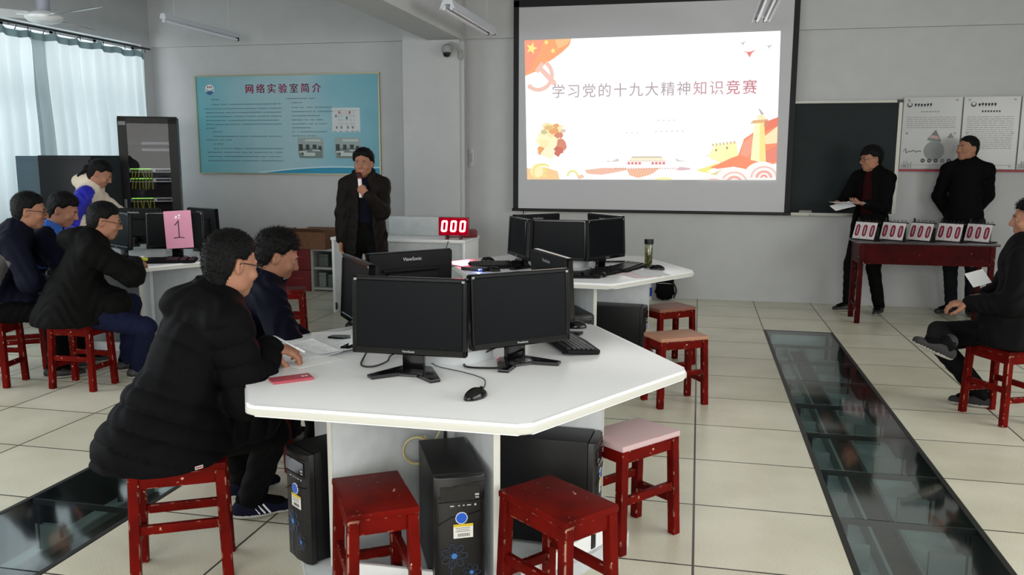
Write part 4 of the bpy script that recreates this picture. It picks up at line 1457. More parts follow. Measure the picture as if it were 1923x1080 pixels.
def notice(x0, x1, label, art):
    t = thing('notice_board', label, 'notice board', (x0, YB - .032, 1.455))
    W_, H_ = x1 - x0, .725
    b = MB(); span(b, 0, W_, -.004, .004, 0, H_); b.build('acrylic_sheet', m_wbd, t)
    b = MB()
    for x in (.05, W_ - .05):
        for z in (.03, H_ / 2, H_ - .03): b.cyl((x, .030, z), (x, -.012, z), .010, seg=12)
    b.build('standoff_screw', mat('screw_grey', (108, 106, 104), .3, .6), t)
    b = MB(); span(b, -.01, W_ + .004, -.008, .012, -.026, -.004); b.build('red_base_strip', m_nr, t)
    b = MB(); y = -.0048
    rnd = random.Random(int(x0 * 100))

    def line(x, z, w_, h_=.004, m_=m_gp): b.box((x + w_ / 2, y, z), (w_, .0006, h_), m_)
    lx = .06 if art == 1 else .09
    b.cyl((lx, y + .0004, H_ - .075), (lx, y - .0004, H_ - .075), .026, seg=20, m=m_gd)
    b.cyl((lx, y + .0002, H_ - .068), (lx, y - .0008, H_ - .068), .017, seg=16, m=m_wbd)
    for i in range(6): line(lx + .045 + i * .029, H_ - .075 + rnd.uniform(-.004, .004), .020, .022, m_gd); line(lx + .05 + i * .029, H_ - .083, .006, .03, m_gd)
    for i in range(7): line(.17 + i * .026, H_ - .145, .016, .010 if art == 1 else .018, m_gp if art == 1 else m_gd)
    z = H_ - .20
    while z > (.40 if art == 1 else .20):
        x = .04
        while x < W_ - .05:
            q = rnd.uniform(.02, .07); q = min(q, W_ - .05 - x); line(x, z, q, .0045)
            x += q + .008
        z -= .021
    if art == 1:
        b.poly([(.245, y, .30), (.385, y, .28), (.325, y, .40)], mat('pyramid_grey', (112, 114, 120), .5))
        b.poly([(.265, y - .0004, .315), (.365, y - .0004, .30), (.345, y - .0004, .335), (.285, y - .0004, .345)], mat('pyramid_pink', (190, 152, 148), .5))
        b.poly([(.255, y - .0004, .285), (.37, y - .0004, .272), (.38, y - .0004, .282), (.25, y - .0004, .298)], mat('pyramid_green', (120, 150, 136), .5))
        b.poly([(.435, y, .315), (.50, y, .315), (.468, y, .37)], mat('pyramid_tan', (138, 134, 124), .5))
        P = [(.32 + .10 * cos(a * pi / 12), y, .185 + .10 * sin(a * pi / 12)) for a in range(24)]
        b.poly(P, mat('sphere_grey', (134, 138, 140), .5))
        for k in range(5):
            b.cyl((.22 + k * .062, y + .0002, .085), (.22 + k * .062, y - .0008, .085), .021, seg=16, m=m_gd if k != 3 else m_gp)
            b.box((.22 + k * .062, y - .001, .085), (.016, .0006, .006), m_wbd)
        b.tube([(.03, y, .18), (.05, y, .21), (.055, y, .16), (.08, y, .18), (.10, y, .178), (.13, y, .19), (.15, y, .17), (.17, y, .185), (.20, y, .18)], .004, 5, m_gd)
        b.cyl((.445, y + .0002, .03), (.445, y - .0008, .03), .022, seg=18, m=m_nr)
    line(.03, .04, W_ - .06, .003)
    for k in range(5): b.poly([(.01 + k * .022, y, .006), (.028 + k * .022, y, .006), (.026 + k * .022, y, .05 + .03 * (k % 3)), (.012 + k * .022, y, .06 + .02 * (k % 2))], mat('skyline_grey', (150, 154, 156), .6))
    b.build('print', None, t, smooth=False)
    return t


notice(2.03, 2.585, 'white acrylic notice board with pyramid diagram beside the blackboard', 1)
notice(2.60, 3.12, 'white acrylic notice board of plain text lines, behind the standing man', 2)
notice(3.135, 3.66, 'white acrylic notice board cut off at the photo edge', 3)

# ------------------------------------------------------------------ camera dome, switch, lights, fan
cm = thing('security_camera', 'white dome security camera on a curved bracket at the column top', 'camera', (-2.74, 9.16, 2.70))
b = MB(); b.lathe([(0, .075), (.03, .075), (.05, .06), (.058, .03), (.058, .0), (.05, -.01), (0, -.01)], 24); b.build('housing', mat('dome_white', (150, 152, 152), .4), cm)
b = MB(); b.lathe([(.046, -.008), (.042, -.035), (.028, -.055), (0, -.064)], 24); b.build('dome', mat('dome_smoke', (24, 24, 26), .1), cm)
b = MB(); b.tube(bez([(0, 0, .07), (.05, .01, .09), (.10, .03, .06), (.12, .09, .0), (.122, .10, -.08)]), .014, 8); b.box((.122, .11, -.02), (.05, .03, .09), bevel=.006)
b.build('bracket', mat('dome_white'), cm)
b = MB(); span(b, -2.60, -2.545, YB - .022, YB, 1.45, 1.66, bevel=.004); o = b.build('switch_plate', mat('switch_white', (196, 198, 200), .4)); prop(o, 'narrow white switch plate on the wall beside the column', 'switch')
b = MB(); span(b, -2.585, -2.56, YB - .027, YB - .02, 1.50, 1.61, bevel=.002); b.build('rocker', mat('switch_grey', (168, 170, 172), .4), o)

m_fix = mat('fixture_enamel', (208, 212, 220), .35)
m_tube = mat('unlit_fluorescent_tube', (236, 238, 244), .18)


def tube_light(label, x, y0, y1, z, n, w_):
    t = thing('ceiling_light', label, 'light', (x, (y0 + y1) / 2, z), 0, 'hanging fluorescent fixtures')
    L = y1 - y0
    b = MB(); prof = [(-.022, .05), (.022, .05), (.035, .0), (-.035, .0)] if n == 1 else [(-w_ / 2 + .03, .05), (w_ / 2 - .03, .05), (w_ / 2, -.03), (w_ / 2 - .004, -.032), (w_ / 2 - .05, .012), (-w_ / 2 + .05, .012), (-w_ / 2 + .004, -.032), (-w_ / 2, -.03)]
    M = basis((1, 0, 0), (0, 0, 1), (0, -1, 0))
    b.prism(prof, -L / 2, L / 2, M=M); b.build('reflector', m_fix, t)
    for k in range(n):
        xo = 0 if n == 1 else (-.035 + .07 * k)
        q = MB(); q.cyl((xo, -L / 2 + .04, -.022), (xo, L / 2 - .04, -.022), .0135, seg=12); q.build('tube', m_tube, t)
        for sy in (-1, 1):
            q = MB(); q.box((xo, sy * (L / 2 - .025), -.016), (.03, .03, .04), bevel=.004); q.build('socket', m_fix if sy < 0 else m_blk, t)
    q = MB()
    for sy in (-1, 1): q.cyl((0, sy * (L / 2 - .2), .04), (0, sy * (L / 2 - .2), ZC - z), .0022, seg=6)
    q.build('suspension_rod', m_fix, t)


tube_light('unlit white tube light hanging between curtain and teal poster', -5.21, 7.70, 9.12, 2.90, 1, .07)
tube_light('unlit tube light hanging beside the ceiling beam near the dome camera', -2.20, 7.38, 9.0, 2.87, 2, .14)
tube_light('unlit twin tube light hanging before the projection screen', .52, 7.0, 8.62, 2.86, 2, .17)

fan = thing('ceiling_fan', 'white ceiling fan with curved blades above the curtains', 'fan', (-5.2, 6.1, 2.66))
m_fan = mat('fan_white', (222, 228, 230), .3)
b = MB(); b.lathe([(0, -.045), (.07, -.045), (.115, -.03), (.138, -.008), (.140, .01), (.12, .03), (.06, .05), (.045, .055), (0, .055)], 32); b.build('motor', m_fan, fan)
b = MB(); b.lathe([(.045, .05), (.05, .06), (.05, .25), (.03, .28), (0, .28)], 24); b.cyl((0, 0, .25), (0, 0, ZC - 2.66), .016, seg=12); b.build('downrod', mat('fan_rod', (140, 146, 160), .4), fan)
for k, az in enumerate((-22, 98, 218)):
    b = MB(); n = 14; rows = []
    for i in range(n + 1):
        s = i / n; x = .10 + .58 * s
        wv = .040 + .055 * min(1, s * 3) - .01 * s
        off = .03 * sin(s * 2.4)
        rows.append([(x, off - wv, -.008), (x, off, .016), (x, off + wv, .036)])
    for dz in (0, .003):
        V = [[b.bm.verts.new((p[0], p[1], p[2] + dz)) for p in r] for r in rows]
        for i in range(n):
            for j in range(2): b.bm.faces.new((V[i][j], V[i][j + 1], V[i + 1][j + 1], V[i + 1][j]))
    o = b.build('blade', m_fan, fan, ang=60); o.rotation_euler = (0, 0, R_(az))
    q = MB(); q.box((.13, 0, .014), (.12, .035, .008), bevel=.002); o2 = q.build('blade_arm', m_fan, fan); o2.rotation_euler = (0, 0, R_(az))

# ------------------------------------------------------------------ server rack and low cabinets by the curtains
a = math.atan2(.32, .52)
rk = thing('server_rack', 'tall black server rack with glass door and green network lights', 'server rack', (-5.85 - .31 * sin(a), 8.26 + .31 * cos(a), 0), a)
W_, D_, H_ = .595, .60, 1.985
b = MB()
for sx in (-1, 1):
    span(b, sx * (W_ / 2 - .025) - .025, sx * (W_ / 2 - .025) + .025, -D_ / 2, -D_ / 2 + .05, .05, H_); span(b, sx * (W_ / 2 - .025) - .025, sx * (W_ / 2 - .025) + .025, D_ / 2 - .05, D_ / 2, .05, H_)
span(b, -W_ / 2, W_ / 2, -D_ / 2, D_ / 2, H_ - .04, H_, bevel=.006); span(b, -W_ / 2, W_ / 2, -D_ / 2, D_ / 2, .03, .08)
for sx in (-1, 1):
    for sy in (-1, 1): b.cyl((sx * .25, sy * .29, 0), (sx * .25, sy * .29, .05), .025, seg=10)
b.build('frame', m_blk_metal, rk)
m_rside = mat('rack_side_blue_black', (40, 52, 62), .4, spec=.4)
b = MB(); span(b, W_ / 2 - .008, W_ / 2 + .002, -D_ / 2 + .03, D_ / 2 - .03, .08, H_ - .04); b.cyl((W_ / 2, -.1, 1.36), (W_ / 2 + .006, -.1, 1.36), .012, seg=12); b.build('side_panel', m_rside, rk)
b = MB(); span(b, -W_ / 2 - .002, -W_ / 2 + .008, -D_ / 2 + .03, D_ / 2 - .03, .08, H_ - .04); b.build('side_panel', m_rside, rk)
b = MB(); span(b, -W_ / 2 + .02, W_ / 2 - .02, D_ / 2 - .02, D_ / 2 - .01, .08, H_ - .04); b.build('back_panel', mat('rack_inside', (46, 46, 50), .6), rk)
dr = MB()
for sx in (-1, 1): span(dr, sx * (W_ / 2 - .045) - .045, sx * (W_ / 2 - .045) + .045, -D_ / 2 - .025, -D_ / 2 - .002, .06, H_ - .02)
span(dr, -W_ / 2, W_ / 2, -D_ / 2 - .025, -D_ / 2 - .002, H_ - .075, H_ - .02); span(dr, -W_ / 2, W_ / 2, -D_ / 2 - .025, -D_ / 2 - .002, .06, .13)
do = dr.build('door', m_blk_metal, rk)
b = MB(); span(b, -W_ / 2 + .09, W_ / 2 - .09, -D_ / 2 - .016, -D_ / 2 - .012, .13, H_ - .075); b.build('door_glass', glass_mat('rack_glass', (.93, .93, .95, 1), .05, k=.35), do)
b = MB(); span(b, -W_ / 2 + .02, -W_ / 2 + .05, -D_ / 2 - .035, -D_ / 2 - .024, .95, 1.10, bevel=.003); b.build('door_handle', mat('handle_grey', (120, 122, 126), .4, .4), do)
b = MB(); span(b, -W_ / 2 + .01, -W_ / 2 + .08, -D_ / 2 - .028, -D_ / 2 - .024, 1.89, 1.93); b.build('name_plate', mat('plate_grey', (120, 124, 128), .4), do)
m_sw = mat('switch_grey_metal', (176, 178, 182), .4, .3); m_gl = emit('green_led', (150, 255, 60), 2.5); m_yc = mat('yellow_cable', (170, 168, 30), .5); m_wl = emit('white_led', (255, 255, 240), 2)
rnd = random.Random(8)
RG = 'network switches in the server rack'
for k, (z, lab) in enumerate(((1.405, 'topmost network switch with yellow cables in the rack'), (1.30, 'second network switch from the top in the rack'), (1.085, 'third network switch from the top in the rack'), (.88, 'lowest network switch in the rack, brightest green lights'))):
    t = thing('network_switch', lab, 'network switch', rk.location + Vector((0, 0, z)), a, RG)
    b = MB(); span(b, -.235, .235, -D_ / 2 + .06, -D_ / 2 + .28, -.022, .022); b.build('chassis', m_sw, t)
    b = MB()
    span(b, -.20, .02, -D_ / 2 + .056, -D_ / 2 + .06, -.014, .012, mat('port_black', (16, 18, 18), .5)); span(b, .05, .20, -D_ / 2 + .056, -D_ / 2 + .06, -.012, .012, mat('port_black'))
    for i in range(12): b.box((-.195 + i * .018, -D_ / 2 + .054, .0165), (.010, .003, .005), m_gl)
    b.box((.218, -D_ / 2 + .055, -.008), (.010, .004, .010), m_wl)
    b.build('port_panel', None, t)
    for i in range(7 - (k == 3)):
        x = -.18 + i * .033
        dx = rnd.uniform(-.015, .02)
        q = MB(); q.tube(bez([(x, -D_ / 2 + .06, 0), (x, -D_ / 2 + .03, -.006), (x + dx * .5, -D_ / 2 + .025, -.05), (x + dx, -D_ / 2 + .04, -.085 - .02 * rnd.random())], 12), .0055, 6); q.build('patch_cable', m_yc, t)
for z, lab in ((1.70, 'upper pale patch panel near the top of the rack'), (1.63, 'lower pale patch panel near the top of the rack')):
    t = thing('patch_panel', lab, 'patch panel', rk.location + Vector((0, 0, z)), a, 'patch panels in the server rack')
    b = MB(); span(b, -.235, .235, -D_ / 2 + .08, -D_ / 2 + .12, -.02, .02); b.build('panel_plate', mat('rack_inside'), t)
    b = MB()
    for i in range(24): b.box((-.07 + i * .0118, -D_ / 2 + .078, 0), (.007, .004, .028))
    b.build('port_row', mat('port_pale', (150, 152, 160), .4), t)

for k, (x0, x1, mm, lab, hh) in enumerate(((-6.45, -6.19, mat('cabinet_bluegrey', (70, 92, 104), .5), 'low blue-grey cabinet standing against the curtain', 1.56), (-6.185, -5.66, m_blk_metal, 'low black cabinet standing behind the woman in blue', 1.565))):
    t = thing('equipment_cabinet', lab, 'cabinet', ((x0 + x1) / 2, 7.28, 0), R_(8))
    wd = x1 - x0
    b = MB(); span(b, -wd / 2, wd / 2, -.26, .26, .04, hh, bevel=.006); b.build('body', mm, t)
    b = MB(); span(b, -wd / 2 + .012, wd / 2 - .012, -.275, -.26, .08, hh - .04, bevel=.003); d_ = b.build('door', mm, t)
    b = MB(); span(b, wd / 2 - .05, wd / 2 - .035, -.288, -.275, .8, .95); b.build('door_handle', m_steel, d_)
    b = MB()
    for sx in (-1, 1):
        for sy in (-1, 1): b.cyl((sx * (wd / 2 - .04), sy * .2, 0), (sx * (wd / 2 - .04), sy * .2, .05), .02, seg=8)
    b.build('foot', m_blk, t)

# ------------------------------------------------------------------ red desk with flip scoreboards
dk = thing('wooden_desk', 'dark red wooden desk holding the row of flip scoreboards', 'desk', (2.09, 8.67, 0))
b = MB(); span(b, -.62, .62, -.21, .21, .765, .788, bevel=.004); b.build('tabletop', mat('desk_top_dark', (30, 22, 22), .3), dk)
b = MB(); span(b, -.585, .585, -.19, -.17, .575, .765); b.build('front_apron', m_darkred, dk)
b = MB(); span(b, -.585, .585, .17, .19, .575, .765); b.build('rear_apron', m_darkred, dk)
for sx in (-1, 1):
    b = MB(); span(b, sx * .575 - .01, sx * .575 + .01, -.18, .18, .575, .765); b.build('side_apron', m_darkred, dk)
    for sy in (-1, 1):
        b = MB(); b.box((sx * .565, sy * .175, .383), (.046, .046, .765), bevel=.003); b.build('leg', m_darkred, dk)
    b = MB(); b.box((sx * .565, 0, .16), (.03, .32, .04), bevel=.003); b.build('stretcher', m_darkred, dk)
m_page = mat('score_page', (214, 206, 208), .55); m_dig = mat('score_digit', (150, 26, 58), .5); m_digo = mat('score_digit_outline', (54, 22, 36), .5)


def scoreboard(label, loc, rz):
    t = thing('flip_scoreboard', label, 'scoreboard', (loc[0], loc[1], .788), R_(rz), 'flip scoreboards on the red desk')
    W_, H_, D_ = .235, .17, .14
    b = MB()
    b.prism([(-D_ / 2, 0), (D_ / 2, 0), (.012, H_), (-.012, H_)], -W_ / 2, W_ / 2, M=basis((0, 1, 0), (0, 0, 1), (1, 0, 0)), bevel=.003, seg=1)
    span(b, -W_ / 2 - .002, W_ / 2 + .002, -D_ / 2 - .008, D_ / 2 + .008, 0, .010)
    b.build('easel', m_blk, t)
    th = math.atan2(H_, D_ / 2 - .012)
    F = basis((1, 0, 0), (0, cos(th), sin(th)), (0, -sin(th), cos(th)), (0, -D_ / 2 - .002, .008))   # local: x across, y up the slope, z outward
    sl = math.hypot(H_, D_ / 2 - .012)
    for k in (-1, 0, 1):
        p = MB(); cx = k * .077
        p.box((cx, sl * .5 - .004, .002), (.0745, sl * .92, .003))
        bmesh.ops.transform(p.bm, matrix=F, verts=p.bm.verts)
        pg = p.build('page', m_page, t)
        d = MB(); w_, h_ = .038, .108
        for (g, mm, z, th_) in ((.004, m_digo, .0040, .019), (0, m_dig, .0046, .0115)):
            o_, i_ = [], []
            for q in range(24):
                an = 2 * pi * q / 24
                ex = copysign_pow(cos(an), .75); ez = copysign_pow(sin(an), .55)
                o_.append((cx + (w_ / 2 + g) * ex, sl * .48 + (h_ / 2 + g) * ez, z))
                i_.append((cx + (w_ / 2 + g - th_) * ex, sl * .48 + (h_ / 2 + g - th_) * ez, z))
            for q in range(24):
                r = (q + 1) % 24
                d.poly([o_[q], o_[r], i_[r], i_[q]], mm)
        bmesh.ops.transform(d.bm, matrix=F, verts=d.bm.verts)
        d.build('digit', None, pg, smooth=False)
        for q in (-1, 1):
            rg = MB(); pts = [(cx + q * .018, .016 * cos(an), H_ + .006 + .020 * sin(an)) for an in [2 * pi * i / 12 for i in range(13)]]
            rg.tube(pts, .0022, 5); rg.build('binder_ring', m_blk, t)
    n = MB(); span(n, -W_ / 2, W_ / 2, -.02, .02, H_ - .006, H_ + .006, bevel=.002); n.build('hinge_bar', m_blk, t)
    q = MB(); q.box((-W_ / 2 + .014, .004, H_ + .022), (.016, .006, .034)); q.build('page_tab', m_blk, t)
    return t


def copysign_pow(t, p):
    return math.copysign(abs(t) ** p, t)


for k, lab in enumerate(('flip scoreboard at the reader\'s end of the red desk', 'flip scoreboard second from the reader\'s end of the desk', 'flip scoreboard in the middle of the five on the desk',
                         'flip scoreboard second from the end under the standing man', 'flip scoreboard at the end of the desk under the standing man')):
    scoreboard(lab, (1.60 + k * .248, 8.655), -44 + (0, 2, -3, 1, 0)[k])

# ------------------------------------------------------------------ people: one continuous skin surface each, clothing as children
V3 = lambda *a: np.array(a, dtype=np.float64)


def nrm(v):
    v = np.asarray(v, float)
    return v / max(1e-9, np.linalg.norm(v))


def rc(a, b, r1, r2=None, fl=None, lo=None, quilt=None):
    """tapered capsule a-b; fl=(axis, s): squashed by s along axis; quilt=(pitch, depth, offset): stitched bulges along its length"""
    a, b = np.asarray(a, float), np.asarray(b, float)
    r2 = r1 if r2 is None else r2

    def f(P):
        A, B = a, b
        if fl:
            n = nrm(fl[0]); k = fl[1] - 1
            P = P + k * ((P - a) @ n)[:, None] * n
            B = b + k * ((b - a) @ n) * n
        ab = B - A
        L2 = ab @ ab + 1e-12
        tt = ((P - A) @ ab) / L2
        t = np.clip(tt, 0, 1)
        d = np.linalg.norm(P - A - t[:, None] * ab, axis=1) - (r1 + (r2 - r1) * t)
        if quilt:
            s = tt * math.sqrt(L2) + quilt[2]
            d = d - quilt[1] * (np.abs(np.sin(pi * s / quilt[0])) ** .32 - .75)
        return d
    return f


def ell(c, r, R=None):
    c = np.asarray(c, float); r = np.asarray(r, float)

    def f(P):
        Q = P - c
        if R is not None: Q = Q @ R
        k0 = np.linalg.norm(Q / r, axis=1)
        k1 = np.linalg.norm(Q / (r * r), axis=1) + 1e-9
        return k0 * (k0 - 1) / k1
    return f


def smin(a, b, k):
    h = np.clip(.5 + .5 * (b - a) / k, 0, 1)
    return b + (a - b) * h - k * h * (1 - h)


def smax(a, b, k): return -smin(-a, -b, k)


def uni(fs, k=.02):
    def f(P):
        d = fs[0](P)
        for g in fs[1:]:
            kk = k
            if isinstance(g, tuple): g, kk = g
            d = smin(d, g(P), kk)
        return d
    return f


def surface(sdf, lo, hi, h):
    """polygonise the zero set of sdf (surface nets on a narrow band)"""
    lo = np.asarray(lo, float); hi = np.asarray(hi, float)
    B = 4
    nb = np.ceil((hi - lo) / (h * B)).astype(int) + 1
    g = [lo[i] + h * (B * np.arange(nb[i]) + (B - 1) / 2) for i in range(3)]
    C = np.stack(np.meshgrid(*g, indexing='ij'), -1).reshape(-1, 3)
    d = sdf(C).reshape(nb)
    act = np.abs(d) < h * B * 1.35 + .022
    n = nb * B
    D = np.repeat(np.repeat(np.repeat(np.where(d < 0, -1., 1.), B, 0), B, 1), B, 2)
    am = np.repeat(np.repeat(np.repeat(act, B, 0), B, 1), B, 2)
    I = np.argwhere(am)
    D[am] = sdf(lo + h * I)
    s = D < 0
    c = np.zeros(n - 1, dtype=np.int8)
    for dx in (0, 1):
        for dy in (0, 1):
            for dz in (0, 1):
                c += s[dx:n[0] - 1 + dx, dy:n[1] - 1 + dy, dz:n[2] - 1 + dz]
    mix = (c > 0) & (c < 8)
    J = np.argwhere(mix)
    vid = -np.ones(n - 1, dtype=np.int64)
    vid[mix] = np.arange(len(J))
    cor = [(dx, dy, dz) for dx in (0, 1) for dy in (0, 1) for dz in (0, 1)]
    val = {q: D[J[:, 0] + q[0], J[:, 1] + q[1], J[:, 2] + q[2]] for q in cor}
    acc = np.zeros((len(J), 3)); cnt = np.zeros(len(J))
    for q in cor:
        for ax in range(3):
            if q[ax]: continue
            p = list(q); p[ax] = 1; p = tuple(p)
            a, b = val[q], val[p]
            cr = (a < 0) != (b < 0)
            t = np.where(cr, a / np.where(cr, a - b, 1), 0)
            pos = np.tile(np.array(q, float), (len(J), 1)); pos[:, ax] = t
            acc[cr] += pos[cr]; cnt[cr] += 1
    V = lo + h * (J + acc / np.maximum(cnt, 1)[:, None])
    F = []
    for ax in range(3):
        u, v = (ax + 1) % 3, (ax + 2) % 3
        sl = [slice(None)] * 3; sl2 = [slice(None)] * 3
        sl[ax] = slice(0, n[ax] - 1); sl2[ax] = slice(1, n[ax])
        ch = s[tuple(sl)] != s[tuple(sl2)]
        E_ = np.argwhere(ch)
        ok = (E_[:, u] > 0) & (E_[:, v] > 0) & (E_[:, u] < n[u] - 1) & (E_[:, v] < n[v] - 1)
        E_ = E_[ok]
        ins = s[E_[:, 0], E_[:, 1], E_[:, 2]]
        q = []
        for (a, b) in ((-1, -1), (0, -1), (0, 0), (-1, 0)):
            X = E_.copy(); X[:, u] += a; X[:, v] += b
            q.append(vid[X[:, 0], X[:, 1], X[:, 2]])
        Q = np.stack(q, 1)
        Q[~ins] = Q[~ins][:, ::-1]
        F.append(Q)
    return V, np.concatenate(F)


def np_mesh(name, V, F, mats, parent=None, origin=(0, 0, 0), mi=None):
    V = V - np.asarray(origin, float)
    me = bpy.data.meshes.new(name)
    me.vertices.add(len(V)); me.vertices.foreach_set('co', V.astype(np.float32).ravel())
    me.loops.add(F.size); me.loops.foreach_set('vertex_index', F.astype(np.int32).ravel())
    me.polygons.add(len(F)); me.polygons.foreach_set('loop_start', np.arange(0, F.size, 4, dtype=np.int32))
    me.update(calc_edges=True)
    me.polygons.foreach_set('use_smooth', np.ones(len(F), dtype=bool))
    for m_ in mats: me.materials.append(m_)
    if mi is not None: me.polygons.foreach_set('material_index', mi.astype(np.int32))
    me.validate()
    o = bpy.data.objects.new(name, me)
    COL.objects.link(o)
    if parent: o.parent = parent
    else: o.location = origin
    return o


def az(deg): return V3(cos(R_(deg)), sin(R_(deg)), 0)


def ik(a, b, l1, l2, pole):
    """middle joint of a two-bone limb"""
    d = b - a; L = np.linalg.norm(d)
    if L > (l1 + l2) * .995:
        b = a + d / L * (l1 + l2) * .995; d = b - a; L = np.linalg.norm(d)
    if L < abs(l1 - l2) + .02: L = abs(l1 - l2) + .02
    x = (l1 * l1 - l2 * l2 + L * L) / (2 * L)
    hgt = math.sqrt(max(0, l1 * l1 - x * x))
    u = d / np.linalg.norm(d)
    p = nrm(pole - u * (pole @ u))
    return a + u * x + p * hgt, b


def hand(wr, fd, pn, side, curl, grip=0.0, sc=1.0):
    """fd: finger direction, pn: palm normal (the way the palm faces); side +1 right hand, -1 left; curl radians per joint"""
    fd = nrm(fd); pn = nrm(pn - fd * (pn @ fd))
    lt = np.cross(fd, pn) * (-side)          # towards the thumb
    out = [rc(wr - fd * .03, wr + fd * .03, .026, .029, (pn, 1.4)), rc(wr + fd * .03, wr + fd * .078, .034 * sc, .036 * sc, (pn, 2.3)), (rc(wr + fd * .076 - lt * .027, wr + fd * .080 + lt * .027, .0125), .012)]
    for i, (o, L) in enumerate(((.029, .070), (.0098, .080), (-.0098, .074), (-.028, .058))):
        p = wr + fd * (.088 - .005 * abs(i - 1)) + lt * o
        cu = curl[i] if hasattr(curl, '__len__') else curl
        d0 = nrm(fd + lt * o * 2.0); a = 0.0
        for fr, r0, r1, k in ((.44, .0098, .0090, 1.0), (.31, .0090, .0080, 1.15), (.25, .0080, .0068, .8)):
            a += cu * k
            q = p + (d0 * cos(a) + pn * sin(a)) * L * fr
            out.append((rc(p, q, r0, r1), .006))
            p = q
    # thumb leaves the side of the palm near its base
    p = wr + fd * .022 + lt * .026
    d1 = nrm(fd * .70 + lt * .70 + pn * (.25 + .5 * grip)); q = p + d1 * .044
    out.append((rc(p, q, .0150, .0115), .012))
    d2 = nrm(fd * .9 + lt * (.30 - .6 * grip) + pn * (.25 + .7 * grip)); s = q + d2 * .033
    out.append((rc(q, s, .0112, .0100), .006))
    d3 = nrm(fd * .95 + lt * (.05 - .8 * grip) + pn * (.2 + .6 * grip))
    out.append((rc(s, s + d3 * .026, .0100, .0080), .006))
    return out


def head_frame(yaw, pitch, roll=0):
    f0 = az(yaw); f = f0 * cos(R_(pitch)) + V3(0, 0, 1) * sin(R_(pitch))
    r0 = np.cross(f0, V3(0, 0, 1))
    u = np.cross(r0, f)
    r = r0 * cos(R_(roll)) + u * sin(R_(roll)); u = np.cross(r, f)
    return np.stack([r, f, u], 1)        # columns: right, forward, up


def head_sdf(jaw=1.0):
    fs = [ell((0, -.012, .038), (.0745, .094, .086)), (ell((0, .022, -.030), (.062 * jaw, .070, .082)), .03),
          (ell((0, .058, -.088), (.026 * jaw, .022, .020)), .03), (ell((0, -.02, -.03), (.064, .074, .075)), .03)]
    for s in (-1, 1):
        fs.append((rc((s * .012, .086, .030), (s * .040, .074, .028), .010, .008), .012))        # brow
        fs.append((ell((s * .046, .064, -.022), (.020, .018, .020)), .02))                          # cheekbone
        fs.append((ell((s * .048, .014, -.064), (.016, .028, .024)), .025))                         # jaw corner
    base = uni(fs, .03)
    nose = uni([rc((0, .088, .018), (0, .106, -.020), .0085, .0125), (ell((.011, .096, -.025), (.009, .010, .008)), .006), (ell((-.011, .096, -.025), (.009, .010, .008)), .006)], .008)
    lips = uni([rc((-.020, .083, -.053), (.020, .083, -.053), .0062, .0062, ((0, 1, 0), .9)), (rc((-.015, .084, -.062), (.015, .084, -.062), .0072), .004)], .004)
    eyes = [ell((s * .031, .074, .008), (.0135, .0125, .0115)) for s in (-1, 1)]
    sock = [ell((s * .031, .094, .007), (.017, .014, .011)) for s in (-1, 1)]
    ears = []
    for s in (-1, 1):
        ca, sa = cos(.35 * s), sin(.35 * s)
        Rm = np.array([[ca, -sa, 0], [sa, ca, 0], [0, 0, 1]])
        ears.append((ell((s * .076, -.014, -.002), (.010, .020, .032), Rm), ell((s * .087, -.008, .002), (.010, .010, .018), Rm)))

    def f(P):
        d = base(P)
        for q in sock: d = smax(d, -q(P), .010)
        d = smin(d, nose(P), .010)
        for q in eyes: d = smin(d, q(P), .003)
        d = smin(d, lips(P), .006)
        for q, hol in ears: d = smin(d, np.maximum(q(P), -hol(P)), .008)
        return d
    return f


HEAD = head_sdf()


